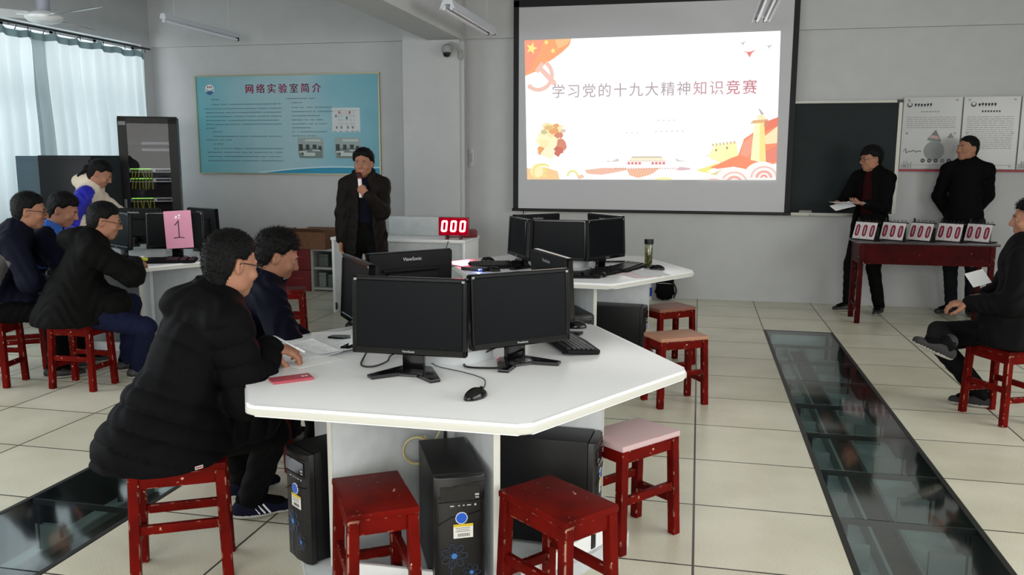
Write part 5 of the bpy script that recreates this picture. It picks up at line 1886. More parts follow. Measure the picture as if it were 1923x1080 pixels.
def person(name_label, pelvis, neck, face, chest, head, arms, legs, coat, trousers, shoes, hair=None, glasses=False, extra=None, h_body=.006, h_coat=.0085, seated=True,
           shoulder_w=.172, category='person', scale=1.0, neck_r=.056):
    """face: yaw, pitch, roll of the head; chest: yaw of the chest; arms: {side: (wrist, finger_dir, palm_normal, curl, elbow_pole, grip)}; legs: {side: (ankle, toe_dir, knee_pole)}"""
    pelvis, neck, head = V3(*pelvis), V3(*neck), V3(*head)
    root = V3(pelvis[0], pelvis[1], 0)
    fwd = az(chest)
    sp = nrm(neck - pelvis)
    rgt = nrm(np.cross(fwd, V3(0, 0, 1)))
    f2 = nrm(np.cross(sp, rgt)) * -1
    f2 = f2 if f2 @ fwd > 0 else -f2
    mid = pelvis + (neck - pelvis) * .5 - f2 * (.03 if seated else .0)
    HR = head_frame(*face)
    J = {}
    for s in (1, -1):
        J['sh', s] = neck + rgt * s * shoulder_w * scale - sp * .070
        J['hip', s] = pelvis + rgt * s * .088 - V3(0, 0, .02)
        wr, fd, pn, cu, pole, gp = arms[s]
        el, w2 = ik(J['sh', s], V3(*wr), .285 * scale, .255 * scale, V3(*pole))
        J['el', s], J['wr', s] = el, w2
        an, toe, kp = legs[s][:3]
        kn, a2 = ik(J['hip', s], V3(*an), .43 * scale, .42 * scale, V3(*kp))
        J['kn', s], J['an', s] = kn, a2
    # --- body
    prims = [rc(pelvis, mid, .118, .112, (f2, 1.35)), (rc(mid, neck - sp * .10, .118, .128, (f2, 1.4)), .04), (rc(J['sh', 1] - rgt * .02, J['sh', -1] + rgt * .02, .052), .05),
             (rc(neck - sp * .06, head + HR @ V3(0, -.022, -.055), neck_r, neck_r * .96), .02), (rc(J['hip', 1], J['hip', -1], .105), .04)]
    for s in (1, -1):
        prims += [(rc(J['sh', s], J['el', s], .048, .038), .02), (rc(J['el', s], J['wr', s], .038, .026), .02)]
        prims += [(rc(J['hip', s], J['kn', s], .078, .052), .03), (rc(J['kn', s], J['an', s], .052, .036), .02)]
        toe = nrm(V3(*legs[s][1]))
        prims += [(rc(J['an', s] - toe * .03 - V3(0, 0, .035) * 0, J['an', s] + toe * .12 + V3(0, 0, -.035) * (1 if legs[s][1][2] > -.5 else 0), .036, .028), .02)]
    bodyf = uni(prims, .03)
    hands = []
    for s in (1, -1):
        wr, fd, pn, cu, pole, gp = arms[s]
        hf = uni(hand(J['wr', s], V3(*fd), V3(*pn), s, cu, gp), .012)
        hands.append((hf, J['wr', s] + nrm(fd) * .08))

    def sdf(P):
        d = bodyf(P)
        Q = (P - head) @ HR
        near = np.linalg.norm(Q, axis=1) < .24
        if near.any():
            dd = d[near]
            d[near] = smin(dd, HEAD(Q[near]), .022)
        for hf, c in hands:
            nr = np.linalg.norm(P - c, axis=1) < .22
            if nr.any(): d[nr] = smin(d[nr], hf(P[nr]), .008)
        return d
    pts = np.array([pelvis, neck, head] + [v for v in J.values()])
    lo, hi = pts.min(0) - .26, pts.max(0) + .26
    lo[2] = max(lo[2], -.01)
    V, F = surface(sdf, lo, hi, h_body)
    C = (V[F].mean(1) - head) @ HR
    mi = np.zeros(len(F), int)
    inh = np.linalg.norm(C, axis=1) < .16
    mi[inh & (np.abs(C[:, 0]) < .024) & (np.abs(C[:, 2] + .0575) < .0095) & (C[:, 1] > .078)] = 1
    for s in (-1, 1):
        e = inh & (((C[:, 0] - s * .031) / .0135) ** 2 + ((C[:, 2] - .008) / .0042) ** 2 < 1) & (C[:, 1] > .06)
        mi[e] = 2
        mi[e & (np.hypot(C[:, 0] - s * .031, C[:, 2] - .008) < .0056)] = 3
    CW = V[F].mean(1)
    for s in (1, -1): mi[np.linalg.norm(CW - J['an', s], axis=1) < .15] = 4
    P_ = np_mesh('person', V, F, [m_skin, m_lip, m_eye, m_iris, mat('black_sock', (10, 10, 11), .9, spec=.05)], None, root, mi)
    prop(P_, name_label, category)
    # --- hair
    if hair:
        n0 = hair.get('len', .012); nz = hair.get('noise', .004)
        front, nape = hair.get('front', (.082, .066)), hair.get('nape', (-.075, -.058))
        shell = ell((0, -.0125, .039), (.0765, .096, .088))
        side = ell((0, -.016, .0), (.0765 + n0 * .2, .090, .075))
        a2 = V3(0, nape[0] - front[0], nape[1] - front[1]); nn = nrm(V3(0, -a2[2], a2[1])); nn = nn if nn[2] > 0 else -nn
        p0 = V3(0, *front)
        fr = hair.get('fringe')
        napef = rc((0, -.046, -.01), (0, -.040, -.085), .0585, .053, ((0, 1, 0), 1.15))
        bun = hair.get('bun')

        def hs(P):
            Q = (P - head) @ HR
            zc = np.interp(Q[:, 1], [-.12, -.045, -.034, .006, .018, .042, .070, .12], [nape[1] - .026, nape[1] - .020, -.020, -.010, .034, .060, front[1], front[1] + .004])
            zc = zc + .010 * np.maximum(0, 1 - np.abs(Q[:, 0]) / .03) * (Q[:, 1] > .05)
            zc = zc + .004 * np.sin(Q[:, 0] * 210 + 1.3) + .003 * np.sin(Q[:, 0] * 390 + Q[:, 1] * 150)
            d = smin(smin(shell(Q), side(Q), .015), napef(Q), .02) - n0 * np.clip((Q[:, 2] - zc) / .045, 0, 1) ** .7 * (.25 + .75 * np.clip((Q[:, 2] + .02) / .10, 0, 1))
            d = d - nz * (np.sin(Q[:, 0] * 173 + 2 * np.sin(Q[:, 1] * 61)) * np.sin(Q[:, 1] * 151 + 1.7 * np.sin(Q[:, 2] * 77)) + .6 * np.sin(Q[:, 2] * 139 + Q[:, 0] * 91))
            d = smax(d, (zc - Q[:, 2]) * .8, .006)
            ear = np.maximum(np.abs(Q[:, 1] + .010) - .026, Q[:, 2] - .026)
            d = np.where(np.abs(Q[:, 0]) > .055, smax(d, -ear, .005), d)
            if fr:
                d = smin(d, fr(Q), .012)
            if bun:
                d = smin(d, bun(Q), .012)
            return d
        V, F = surface(hs, head - .19, head + .19, hair.get('h', .0055))
        ho = np_mesh('hair', V, F, [m_hair], P_, root)
        sp_n = hair.get('spikes', 0)
        if sp_n:
            # short strands standing off the scalp
            me = ho.data
            rr = np.random.RandomState(3)
            nv = len(me.vertices)
            co = np.empty(nv * 3, np.float32); me.vertices.foreach_get('co', co); co = co.reshape(-1, 3)
            no = np.empty(nv * 3, np.float32); me.vertices.foreach_get('normal', no); no = no.reshape(-1, 3)
            Q = (co + root - head) @ HR
            idx = rr.choice(nv, sp_n)
            sv, sf = [], []
            for i in idx:
                n_ = no[i] + rr.normal(0, .35, 3) + HR[:, 1] * hair.get('comb', .25)
                if Q[i, 2] < .0: n_ = n_ * .55 - HR[:, 2] * .5
                n_ = nrm(n_); t_ = nrm(np.cross(n_, rr.normal(0, 1, 3)))
                L = hair.get('strand', .016) * rr.uniform(.5, 1.1); wd = .0013
                k = len(sv); c_ = co[i] - n_ * .003
                b_ = np.cross(n_, t_)
                sv += [c_ + t_ * wd, c_ - t_ * wd * .5 + b_ * wd, c_ - t_ * wd * .5 - b_ * wd, c_ + n_ * L]
                sf += [(k, k + 1, k + 3), (k + 1, k + 2, k + 3), (k + 2, k, k + 3)]
            bm = bmesh.new(); bm.from_mesh(me)
            vv = [bm.verts.new(tuple(v)) for v in sv]
            for f_ in sf: bm.faces.new([vv[i] for i in f_])
            bm.to_mesh(me); bm.free()
    # brows
    b = MB()
    Mh = basis(HR[:, 0], HR[:, 1], HR[:, 2], head - root)
    for s in (-1, 1):
        b.tube([(s * .014, .0925, .027), (s * .028, .090, .032), (s * .044, .079, .028)], .003, 5, rad=[.0025, .0032, .0018])
    bmesh.ops.transform(b.bm, matrix=Mh, verts=b.bm.verts)
    b.build('eyebrows', m_hair, P_)
    if glasses:
        g = MB()
        for s in (-1, 1):
            pts = [(s * .033 + .0245 * copysign_pow(cos(t), .7), .103 - .010 * abs(cos(t)) * (1 if cos(t) * s > 0 else .2), .004 + .0165 * copysign_pow(sin(t), .7)) for t in [2 * pi * i / 20 for i in range(21)]]
            g.tube(pts, .0017, 6)
            g.tube(bez([(s * .0575, .094, .010), (s * .072, .075, .012), (s * .081, .01, .012), (s * .083, -.012, .008), (s * .080, -.026, -.010)], 16), .0018, 6)
        g.tube([(-.009, .104, .008), (0, .107, .010), (.009, .104, .008)], .0017, 6)
        bmesh.ops.transform(g.bm, matrix=Mh, verts=g.bm.verts)
        go = g.build('eyeglasses', m_blk_gloss, P_)
        l = MB()
        for s in (-1, 1):
            l.poly([(s * .033 + .023 * copysign_pow(cos(t), .7), .103 - .008 * abs(cos(t)) * (1 if cos(t) * s > 0 else .2), .004 + .015 * copysign_pow(sin(t), .7)) for t in [2 * pi * i / 20 for i in range(20)]])
        bmesh.ops.transform(l.bm, matrix=Mh, verts=l.bm.verts)
        l.build('lens', glass_mat('spectacle_lens', (.93, .95, .96, 1), .06), go)
    # --- trousers
    tp = [rc(pelvis + sp * .06, pelvis - sp * .02, .128, .130, (f2, 1.2)), (rc(J['hip', 1], J['hip', -1], .115), .04)]
    for s in (1, -1):
        tp += [(rc(J['hip', s], J['kn', s], .094, .068), .03), (rc(J['kn', s], J['an', s], .067, .056), .02)]
    tf = uni(tp, .03)
    wob = trousers.get('wob', .003)

    def ts(P):
        d = tf(P) - wob * np.sin(P[:, 2] * 70 + 9 * np.sin(P[:, 0] * 14 + P[:, 1] * 11))
        for s in (1, -1):
            ax = nrm(J['an', s] - J['kn', s]); q = (P - J['an', s]) @ ax
            nearleg = np.linalg.norm(P - J['an', s], axis=1) < .16
            d = np.where(nearleg, np.maximum(d, q - .045), d)
        return d
    tpts = np.array([pelvis] + [J[k, s] for k in ('hip', 'kn', 'an') for s in (1, -1)])
    V, F = surface(ts, tpts.min(0) - .17, tpts.max(0) + .17, .011)
    np_mesh('trousers', V, F, [trousers['m']], P_, root)
    # --- shoes
    for s in (1, -1):
        toe = nrm(V3(*legs[s][1])); an = J['an', s]
        up = nrm(V3(*legs[s][3])) if len(legs[s]) > 3 else V3(0, 0, 1)
        up = nrm(up - toe * (up @ toe)); sd = np.cross(toe, up)
        A = an - up * .045
        fs = [rc(A - toe * .045, A + toe * .04, .040, .041, (sd, 1.05)), (rc(A + toe * .04, A + toe * .155 - up * .008, .043, .032, (up, 1.15)), .03), (rc(A, an + up * .02 - toe * .01, .043, .045), .03)]
        ff = uni(fs, .03)

        def sh(P, ff=ff, A=A, up=up):
            return np.maximum(ff(P), -((P - A) @ up) - .034)
        c = A + toe * .05
        V, F = surface(sh, c - .19, c + .19, .0085)
        q = (V[F].mean(1) - A) @ up
        so = np_mesh('shoe', V, F, [shoes['m'], shoes.get('sole', m_sole)], P_, root, (q < -.018).astype(int))
        if shoes.get('stripes'):
            st = MB()
            for k in range(3):
                for sg in (1, -1):
                    p0 = A + toe * (.075 - .022 * k) + sd * sg * .0475 - up * .012
                    p1 = A + toe * (.045 - .022 * k) + sd * sg * .041 + up * .028
                    st.tube([p0 - root, (p0 + p1) / 2 + sd * sg * .003 - root, p1 - root], .004, 5)
            st.build('stripes', m_white, so)
    # --- coat
    m_c = coat['m']; t = coat.get('t', .035); qd = coat.get('quilt')
    def Q_(off): return (qd[0], qd[1], off) if qd else None
    top = neck - sp * .10
    Lt = np.linalg.norm(mid - pelvis)
    cp = [rc(pelvis - sp * .02, mid, .120 + t, .116 + t, (f2, 1.25), quilt=Q_(0)), (rc(mid, top, .120 + t, .126 + t, (f2, 1.32), quilt=Q_(Lt)), .03),
          (rc(J['sh', 1] - rgt * .035, J['sh', -1] + rgt * .035, .050 + t * .6), .05), (rc(neck - sp * .06, neck + sp * .0, .075 + t * .3, .066 + t * .2), .05)]
    for k in coat.get('skirt', ()):
        cp.append((rc(V3(*k[0]), V3(*k[1]), k[2], k[3], (f2, k[4] if len(k) > 4 else 1.1), quilt=Q_(0)), .05))
    sl = []
    for s in (1, -1):
        el, wr = J['el', s], J['wr', s]
        w_end = wr + nrm(el - wr) * .015
        l1 = np.linalg.norm(el - J['sh', s])
        cp.append((rc(neck + sp * .01, J['sh', s] + sp * .0, .050 + t * .5, .052 + t * .5), .04))
        sl += [rc(J['sh', s], el, .055 + t * .62, .050 + t * .62, quilt=Q_(0)), (rc(el, w_end, .050 + t * .7, .038 + t * .35, quilt=Q_(l1)), .02)]
    body_c = uni(cp, .03); sleeve = uni(sl, .02)
    cuts = coat.get('cut')
    opening = coat.get('open')
    wv = coat.get('wrinkle', .003)
    hood = [(ell(neck + HRc @ V3(*c), r), .03) for (c, r) in coat.get('hood', ()) for HRc in [np.stack([rgt, f2, sp], 1)]]
    collar = coat.get('collar')

    def cs(P):
        loc = P - pelvis
        d = body_c(P)
        for g, k in hood: d = smin(d, g(P), k)
        if opening:
            x = loc @ rgt; y = loc @ f2; z = loc @ sp
            wdt = np.interp(z, opening[0], opening[1])
            d = np.maximum(d, -np.maximum(np.abs(x - opening[2]) - wdt, -(y - .02)))
        d = smin(d, sleeve(P), .022)
        if collar:
            # upstanding collar: a tube round the neck, slit at the front
            ax = nrm(head + HR @ V3(0, -.02, -.05) - neck); q = P - (neck - ax * .02); z = q @ ax
            rad = np.linalg.norm(q - z[:, None] * ax, axis=1)
            ri, ro, hh = collar
            tube = np.maximum(np.abs(rad - (ri + ro) / 2 - .10 * np.maximum(0, z)) - (ro - ri) / 2, np.abs(z - hh / 2) - hh / 2)
            slit = np.maximum(np.abs(q @ rgt) - .024 - .25 * np.maximum(z, 0), -(q @ f2))
            tube = np.maximum(tube, -slit)
            d = smin(d, tube, .012)
        d = d - wv * np.sin(P[:, 2] * 47 + 5 * np.sin(P[:, 0] * 19) + 4 * np.sin(P[:, 1] * 23))
        if cuts is not None:
            z0 = cuts(P) if callable(cuts) else cuts
            tors = sleeve(P) > .012
            d = np.where(tors, np.maximum(d, z0 - P[:, 2]), d)
        return d
    cpts = np.array([pelvis, neck + sp * .08] + [J[k, s] for k in ('sh', 'el', 'wr') for s in (1, -1)] + [V3(*k[i]) for k in coat.get('skirt', ()) for i in (0, 1)])
    V, F = surface(cs, cpts.min(0) - .27, cpts.max(0) + .27, h_coat)
    mats_c = [m_c] + coat.get('mats', [])
    mi = coat['paint'](V[F].mean(1), pelvis, rgt, f2, sp, J) if 'paint' in coat else None
    co_ = np_mesh(coat.get('name', 'jacket'), V, F, mats_c, P_, root, mi)
    if 'shirt' in coat:
        tt = .008
        sp2 = [rc(pelvis - sp * .02, mid, .118 + tt, .112 + tt, (f2, 1.3)), (rc(mid, top, .118 + tt, .124 + tt, (f2, 1.35)), .03), (rc(J['sh', 1] - rgt * .06, J['sh', -1] + rgt * .06, .056), .05), (rc(neck - sp * .04, neck + sp * .018, neck_r + .012, neck_r + .007), .03)]
        sf_ = uni(sp2, .03)
        V, F = surface(sf_, np.minimum(pelvis, neck) - .25, np.maximum(pelvis, neck) + .25, .010)
        np_mesh('shirt', V, F, [coat['shirt']], P_, root)
    if extra: extra(P_, root, J, HR, head, neck, rgt, f2, sp)
    return P_, J

UPZ = (0, 0, 1)


def spiky_fringe(Q):
    return uni([rc((-.03, .05, .088), (-.03, .100, .084), .020, .006), (rc((.0, .05, .094), (.005, .110, .088), .020, .006), .01), (rc((.03, .05, .088), (.035, .098, .082), .020, .006), .01)], .015)(Q)


def soft_fringe(Q):
    return uni([rc((-.045, .055, .075), (-.030, .085, .062), .022, .012), (rc((.0, .065, .09), (.012, .094, .064), .022, .011), .01), (rc((.045, .055, .075), (.050, .078, .058), .020, .011), .01)], .015)(Q)


SHORT = dict(len=.010, noise=.0028, front=(.080, .068))

# the writer at the nearest table
def hem_tag(P_, root, J, HR, head, neck, rgt, f2, sp):
    me = [c for c in P_.children if c.name.startswith('quilted_coat')][0].data
    tgt = V3(-1.70, 2.56, .475) - root
    co = np.empty(len(me.vertices) * 3, np.float32); me.vertices.foreach_get('co', co); co = co.reshape(-1, 3)
    i = int(np.argmin(np.linalg.norm(co - tgt, axis=1)))
    n = Vector(me.vertices[i].normal); n.z = 0; n.normalize()
    b = MB(); x = Vector((-n.y, n.x, 0))
    b.box((0, 0, 0), (.030, .012, .002), mat('tag_white', (190, 186, 184), .6)); b.box((0, 0, .0006), (.026, .004, .002), mat('tag_red', (150, 40, 46), .6))
    bmesh.ops.transform(b.bm, matrix=basis(x, Vector((0, 0, 1)), n, Vector(co[i]) + n * .003), verts=b.bm.verts)
    b.build('hem_tag', None, [c for c in P_.children if c.name.startswith('quilted_coat')][0])


W1P, W1N, W1H = (-1.875, 2.715, .555), (-1.775, 2.84, 1.025), (-1.715, 2.875, 1.15)
person('person writing at the nearest table, black quilted coat, glasses, seen from behind', W1P, W1N, (62, -14, 4), 55, W1H,
       {1: ((-1.612, 2.955, .825), (.85, .45, -.22), (-.25, .1, -1), (.50, .56, .62, .68), (.12, -.6, -.8), .9),
        -1: ((-1.87, 3.04, .625), (.75, .6, -.05), (0, 0, -1), .3, (-1.2, .3, -.4), .3)},
       {1: ((-1.86, 3.19, .085), (.80, .52, 0), (.6, .5, .5)), -1: ((-2.02, 3.40, .085), (.55, .83, 0), (.1, .8, .6))},
       dict(m=m_puffer, t=.048, quilt=(.074, .016), name='quilted_coat', cut=.462, wrinkle=.002, collar=(.066, .086, .075),
            skirt=[((-1.875, 2.715, .60), (-1.905, 2.665, .47), .205, .245, 1.0), ((-1.87, 2.72, .57), (-1.70, 2.93, .56), .165, .13, 1.0)], hood=[((0, -.075, -.035), (.13, .07, .075))]),
       dict(m=m_cloth_blk), dict(m=mat('navy_suede', (20, 22, 40), .8, spec=.08), stripes=True, sole=mat('white_sole', (196, 196, 194), .6)),
       hair=dict(len=.014, noise=.0012, front=(.080, .070), nape=(-.085, -.062), spikes=5200, strand=.011, comb=.1, h=.0045), glasses=True, h_body=.005, h_coat=.0065, extra=hem_tag)

# the man in navy beside him
person('person in a navy jacket seated beside the writer, looking down', (-2.16, 3.60, .55), (-2.045, 3.72, .955), (36, -22, 0), 45, (-1.99, 3.75, 1.075),
       {1: ((-1.86, 3.68, .64), (.7, .6, -.1), (0, 0, -1), .35, (.6, -.8, -.5), .3), -1: ((-1.95, 3.92, .64), (.7, -.3, 0), (0, 0, -1), .35, (-.6, .7, -.3), .3)},
       {1: ((-1.93, 3.98, .085), (.8, .5, 0), (.6, .6, .5)), -1: ((-2.12, 4.08, .085), (.5, .8, 0), (.1, .8, .6))},
       dict(m=m_navy, t=.036, name='jacket', cut=.462, wrinkle=.004, collar=(.066, .092, .07), skirt=[((-2.16, 3.60, .6), (-2.17, 3.58, .47), .18, .21, 1.0), ((-2.14, 3.62, .57), (-1.97, 3.77, .56), .15, .12, 1.0)],
            mats=[m_greycollar], paint=lambda C, p, r, f, u, J: ((np.linalg.norm(C - (V3(-2.045, 3.72, .955) + u * .05), axis=1) < .10) & (((C - V3(-2.045, 3.72, .955)) @ f) > .055)).astype(int)),
       dict(m=m_cloth_blk), dict(m=m_shoe), hair=dict(len=.019, noise=.0022, front=(.080, .064), nape=(-.080, -.040), spikes=1800, strand=.024, comb=.5, h=.005), h_coat=.0075)

# the three at the table with the pink sign
person('person in a navy jacket with grey panels and glasses, by the photo edge', (-4.73, 4.76, .55), (-4.50, 4.88, 1.06), (38, -8, 0), 40, (-4.43, 4.925, 1.185),
       {1: ((-4.28, 4.98, .66), (.8, .5, -.2), (-.3, .3, -1), .5, (.3, -.9, -.6), .3), -1: ((-4.40, 5.25, .78), (.8, .4, 0), (0, 0, -1), .3, (-.6, .7, -.3), .3)},
       {1: ((-4.40, 5.02, .085), (.8, .5, 0), (.7, .4, .5)), -1: ((-4.50, 5.22, .085), (.7, .7, 0), (.4, .8, .6))},
       dict(m=m_navy, t=.040, name='jacket', cut=.462, collar=(.066, .090, .06), skirt=[((-4.73, 4.76, .6), (-4.74, 4.75, .47), .19, .215, 1.0), ((-4.72, 4.78, .57), (-4.52, 4.92, .56), .15, .12, 1.0)], mats=[m_greypatch],
            paint=lambda C, p, r, f, u, J: (((np.abs(((C - p) @ u) - .29) < .12) & ((C - p) @ f < .05)) |
                                             (np.linalg.norm(C - (J['el', 1] * .45 + J['wr', 1] * .55), axis=1) < .11) | ((np.abs(((C - p) @ u) - .05) < .05))).astype(int)),
       dict(m=m_cloth_blk), dict(m=m_shoe), hair=dict(len=.013, noise=.0014, front=(.080, .066), spikes=900, strand=.014), glasses=True, h_coat=.009)
person('smiling person in a dark jacket with bright blue collar, leaning over the table', (-4.88, 5.24, .55), (-4.62, 5.32, 1.02), (26, -24, 0), 30, (-4.535, 5.36, 1.165),
       {1: ((-4.36, 5.42, .80), (.9, .3, -.1), (0, 0, -1), .3, (.3, -.9, -.6), .3), -1: ((-4.52, 5.62, .80), (.9, .1, 0), (0, 0, -1), .3, (-.5, .8, -.3), .3)},
       {1: ((-4.52, 5.42, .085), (.8, .5, 0), (.7, .4, .5)), -1: ((-4.66, 5.60, .085), (.7, .7, 0), (.4, .8, .6))},
       dict(m=mat('dark_blue_jacket', (13, 15, 32), .7, spec=.08), t=.034, name='jacket', cut=.462, collar=(.066, .100, .055), skirt=[((-4.88, 5.24, .6), (-4.88, 5.23, .47), .17, .20, 1.0)], mats=[mat('bright_blue_lining', (44, 98, 190), .6)],
            paint=lambda C, p, r, f, u, J: ((((C - V3(-4.62, 5.32, 1.02)) @ u) > -.045) & (np.linalg.norm(C - V3(-4.62, 5.32, 1.02), axis=1) < .12) & (((C - V3(-4.62, 5.32, 1.02)) @ r) > .03) | ((np.abs(((C - p) @ u) - .30) < .02) & ((C - p) @ r > .06))).astype(int)),
       dict(m=m_cloth_blk), dict(m=m_shoe), hair=dict(len=.016, noise=.0018, front=(.080, .060), spikes=900, strand=.018, comb=.5), h_coat=.010)
person('person in a black hooded coat, jeans and glasses, seated with his back to us', (-4.06, 4.865, .555), (-3.945, 4.91, 1.01), (38, -14, 0), 42, (-3.875, 4.95, 1.125),
       {1: ((-3.80, 5.13, .83), (-.1, .97, -.1), (-.6, 0, -.8), (.7, .7, .8, .9), (.9, -.3, -.6), .8), -1: ((-3.98, 5.32, .80), (.3, .9, 0), (0, 0, -1), .4, (-.9, .3, -.4), .3)},
       {1: ((-3.83, 5.15, .085), (.8, .6, 0), (.95, -.1, .5)), -1: ((-4.05, 5.32, .085), (.5, .8, 0), (.3, .9, .5))},
       dict(m=mat('black_hooded_coat_cloth', (12, 12, 12), .75, spec=.08, bump=.2, bscale=80), t=.046, name='hooded_coat', cut=.455, quilt=(.115, .006), wrinkle=.003,
            skirt=[((-4.06, 4.865, .62), (-4.08, 4.83, .47), .21, .25, 1.0), ((-4.05, 4.87, .57), (-3.85, 4.94, .56), .16, .13, 1.0)], hood=[((0, -.085, -.02), (.145, .085, .085)), ((.07, .0, -.0), (.05, .07, .05)), ((-.07, .0, -.0), (.05, .07, .05))]),
       dict(m=m_jeans), dict(m=m_shoe), hair=dict(len=.013, noise=.0014, front=(.080, .066), spikes=900, strand=.014), glasses=True, h_coat=.0085)

# the woman standing behind that table
WN = V3(-5.43, 6.80, 1.275)
person('woman in a royal blue jacket with cream hood, head bowed, by the curtain', (-5.60, 6.80, .84), tuple(WN), (30, -30, 0), 25, (-5.335, 6.80, 1.395),
       {1: ((-5.28, 6.62, .93), (.9, .2, -.3), (-.2, .3, -1), .4, (-.2, -1, -.4), .4), -1: ((-5.20, 6.92, .95), (.9, .1, -.3), (0, 0, -1), .4, (-.3, .9, -.3), .4)},
       {1: ((-5.60, 6.68, .085), (.9, .3, 0), (.8, .3, .1)), -1: ((-5.64, 6.86, .085), (.9, .3, 0), (.8, .3, .1))},
       dict(m=m_blue, t=.040, name='hooded_jacket', cut=.72, quilt=(.11, .008), skirt=[((-5.60, 6.80, .9), (-5.61, 6.79, .72), .17, .18, 1.0)], hood=[((0, -.06, .035), (.135, .085, .085)), ((.07, .03, .02), (.05, .06, .05)), ((-.07, .03, .02), (.05, .06, .05))], mats=[m_cream],
            paint=lambda C, p, r, f, u, J: ((((C - WN) @ u > -.03) & (np.abs((C - WN) @ r) < .155)) | (((C - p) @ f > .075) & ((C - p) @ u > .0)) ).astype(int)),
       dict(m=m_cloth_blk), dict(m=m_shoe),
       hair=dict(len=.012, noise=.0015, front=(.083, .058), nape=(-.070, -.062), bun=lambda Q: uni([ell((0, -.115, .0), (.032, .035, .032)), (rc((0, -.11, .0), (0, -.15, -.10), .022, .012), .02)], .02)(Q)), h_body=.007, h_coat=.010, scale=.94, shoulder_w=.175)

# the speaker at the podium
sp_P, sp_J = person('person speaking into a white microphone, dark brown down coat, facing the room', (-2.975, 7.30, .86), (-2.965, 7.275, 1.375), (277, -3, 0), 288, (-2.955, 7.235, 1.495),
       {-1: ((-2.835, 7.03, 1.225), (-.70, -.10, .68), (-.15, .95, .10), (.95, 1.0, 1.05, 1.1), (.28, .3, -1), 1.2),
        1: ((-3.175, 7.20, .80), (.06, -.12, -1), (.9, .1, .05), .35, (-.5, .8, 0), .3)},
       {1: ((-3.07, 7.27, .085), (-.1, -.95, 0), (-.1, -.9, .1)), -1: ((-2.88, 7.31, .085), (.2, -.95, 0), (.1, -.9, .1))},
       dict(m=m_brown, t=.036, name='down_coat', cut=.685, quilt=(.10, .006), skirt=[((-2.975, 7.30, .92), (-2.975, 7.30, .70), .185, .205, 1.1)], open=([-.5, -.1, .1, .38, .55], [.115, .085, .062, .05, .03], -.01), collar=(.07, .098, .085), shirt=mat('navy_sweater', (20, 22, 34), .85, spec=.08)),
       dict(m=mat('black_trousers', (12, 12, 13), .8, spec=.08)), dict(m=m_shoe), hair=dict(len=.024, noise=.0018, front=(.080, .074), spikes=900, strand=.018), seated=False, scale=.93, h_body=.0055, h_coat=.009)

# the reader with the sheets
person('person in an open black coat and maroon shirt holding paper sheets', (1.71, 9.12, .90), (1.70, 9.115, 1.43), (196, -6, 0), 226, (1.668, 9.09, 1.55),
       {-1: ((1.60, 8.83, 1.12), (-.80, -.1, .12), (.05, .2, 1), (.25, .25, .3, .35), (.5, .4, -.9), .5), 1: ((1.40, 9.02, 1.09), (-.35, -.75, .05), (.2, .1, 1), (.35, .35, .4, .45), (-.3, .5, -.9), .4)},
       {1: ((1.555, 9.17, .085), (-.85, -.45, 0), (-.6, -.6, .1)), -1: ((1.83, 9.07, .085), (-.35, -.9, 0), (-.6, -.6, .1))},
       dict(m=mat('black_wool_coat', (8, 8, 9), .85, spec=.08), t=.034, name='long_coat', cut=.56, skirt=[((1.70, 9.12, .95), (1.71, 9.13, .58), .17, .215, 1.1)], open=([-.5, -.1, .1, .40, .56], [.15, .11, .085, .06, .04], .0), shirt=m_maroon),
       dict(m=mat('black_trousers')), dict(m=m_shoe), hair=dict(len=.020, noise=.0018, front=(.078, .062), spikes=700, strand=.020, fringe=soft_fringe), glasses=True, seated=False, scale=.96, h_body=.006, h_coat=.009)

# the standing man by the notice boards
person('person standing with hands behind his back, buttoned dark coat, before the notice boards', (2.595, 9.225, .93), (2.60, 9.25, 1.52), (204, 2, 0), 246, (2.58, 9.235, 1.655),
       {-1: ((2.68, 9.335, .98), (-.75, .45, -.3), (.2, .9, 0), .4, (.5, .3, -.3), .3), 1: ((2.51, 9.35, .96), (.75, -.2, -.3), (0, .9, 0), .4, (-.5, .5, -.3), .3)},
       {1: ((2.55, 9.245, .085), (-.85, -.4, 0), (-.4, -.9, .1)), -1: ((2.72, 9.195, .085), (-.2, -.95, 0), (-.2, -.9, .1))},
       dict(m=mat('black_navy_coat', (9, 9, 12), .8, spec=.08), t=.028, name='buttoned_coat', cut=.74, skirt=[((2.595, 9.225, .98), (2.60, 9.225, .76), .175, .195, 1.15)], collar=(.066, .084, .055)),
       dict(m=mat('dark_grey_trousers', (26, 28, 32), .85, spec=.08)), dict(m=m_shoe, sole=mat('grey_sole', (70, 68, 66), .7)), hair=dict(len=.008, noise=.001, front=(.078, .072), spikes=700, strand=.010), seated=False, h_body=.006, h_coat=.009)

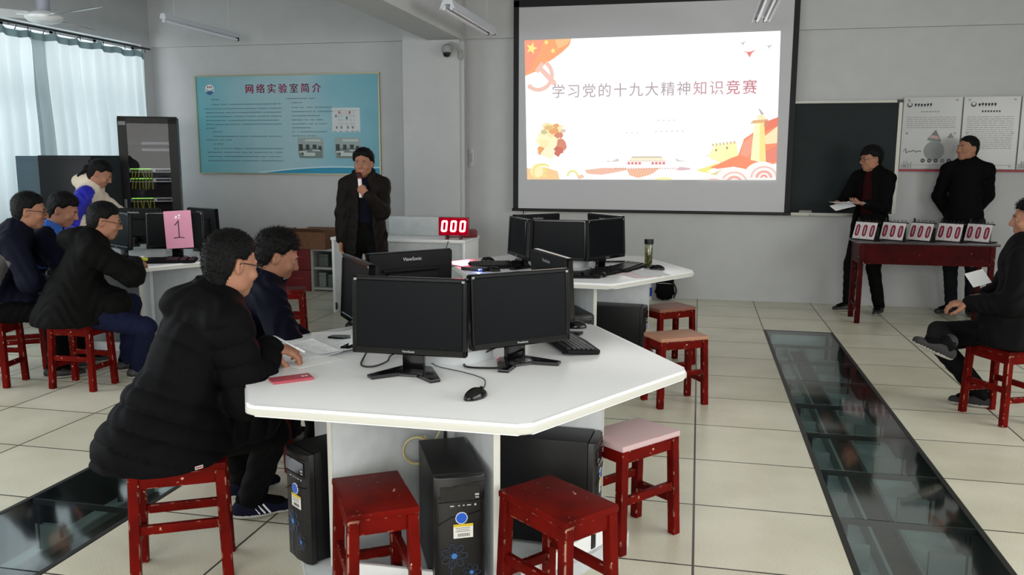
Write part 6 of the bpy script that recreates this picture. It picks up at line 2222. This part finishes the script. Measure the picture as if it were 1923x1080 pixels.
# the seated man with crossed legs
person('person seated with crossed legs in a dark jacket, cut off by the photo edge', (1.86, 5.51, .555), (1.925, 5.60, 1.035), (168, -4, 0), 162, (1.965, 5.66, 1.195),
       {-1: ((1.60, 5.43, .71), (-.85, .35, -.1), (.1, .2, -1), .5, (.4, -.9, -.5), .5), 1: ((1.74, 5.66, .72), (-.6, -.5, 0), (0, 0, -1), .4, (.4, .9, -.5), .3)},
       {-1: ((1.455, 5.30, .485), (-.90, -.16, .40), (-.5, .85, -.12), (.38, -.05, .92)), 1: ((1.80, 5.72, .085), (-.95, .2, 0), (-.8, .3, .6))},
       dict(m=mat('charcoal_jacket', (15, 15, 17), .75, spec=.08, bump=.2, bscale=90), t=.040, name='jacket', cut=.462, quilt=(.13, .005), skirt=[((1.86, 5.51, .6), (1.88, 5.49, .47), .19, .225, 1.0)]),
       dict(m=m_cloth_blk), dict(m=mat('dark_canvas_shoe', (30, 29, 30), .8), sole=m_sole), hair=dict(len=.012, noise=.0014, front=(.078, .070), spikes=2600, strand=.026, comb=1.1), h_body=.0055, h_coat=.009)

# ------------------------------------------------------------------ things held in hands
mic = thing('microphone', 'white handheld microphone with dark red head at the speaker\'s mouth', 'microphone', (0, 0, 0))
p0, p1 = Vector((-2.905, 7.045, 1.205)), Vector((-2.935, 7.085, 1.42))
d = (p1 - p0).normalized()
b = MB(); b.cyl(p0, p0 + d * .165, .0165, .0175, seg=18); b.build('handle', mat('mic_white', (238, 226, 230), .35), mic)
b = MB(); b.cyl(p0 + d * .165, p0 + d * .178, .019, .022, seg=18); b.build('collar_ring', mat('mic_red', (120, 24, 34), .4), mic)
b = MB(); b.ball(p0 + d * .200, .026, None, (1, 1, 1.05), 18); b.build('grille', mat('mic_foam_dark_red', (58, 10, 18), .7), mic)
sheet('paper_sheet', 'white sheets held out flat by the reader before the blackboard', 1.425, 8.80, 8, 1.135, w_=.30, h_=.21, group='sheets held by the reader')
q = sheet('paper_sheet', 'folded white sheet hanging below the sheets the reader holds', 1.385, 8.82, 12, 1.10, w_=.20, h_=.15, group='sheets held by the reader')
q.rotation_euler = (R_(16), R_(-14), R_(12))
q = sheet('paper_sheet', 'white sheet held at the knee of the seated cross-legged person', 1.675, 5.57, 30, .845, w_=.13, h_=.10)
q.rotation_euler = (R_(50), R_(-12), R_(25))
b = MB(); b.box((0, 0, 0), (.05, .03, .022), bevel=.004)
o = b.build('correction_tape', mat('lime_plastic', (186, 190, 40), .4), None, loc=(-3.80, 5.235, .845), rot=(0, .2, .6)); prop(o, 'small lime and white gadget in the hand of the hooded-coat person', 'gadget')
b = MB(); b.box((-.012, 0, .013), (.024, .024, .012), bevel=.003); b.build('white_cap', m_white, o)
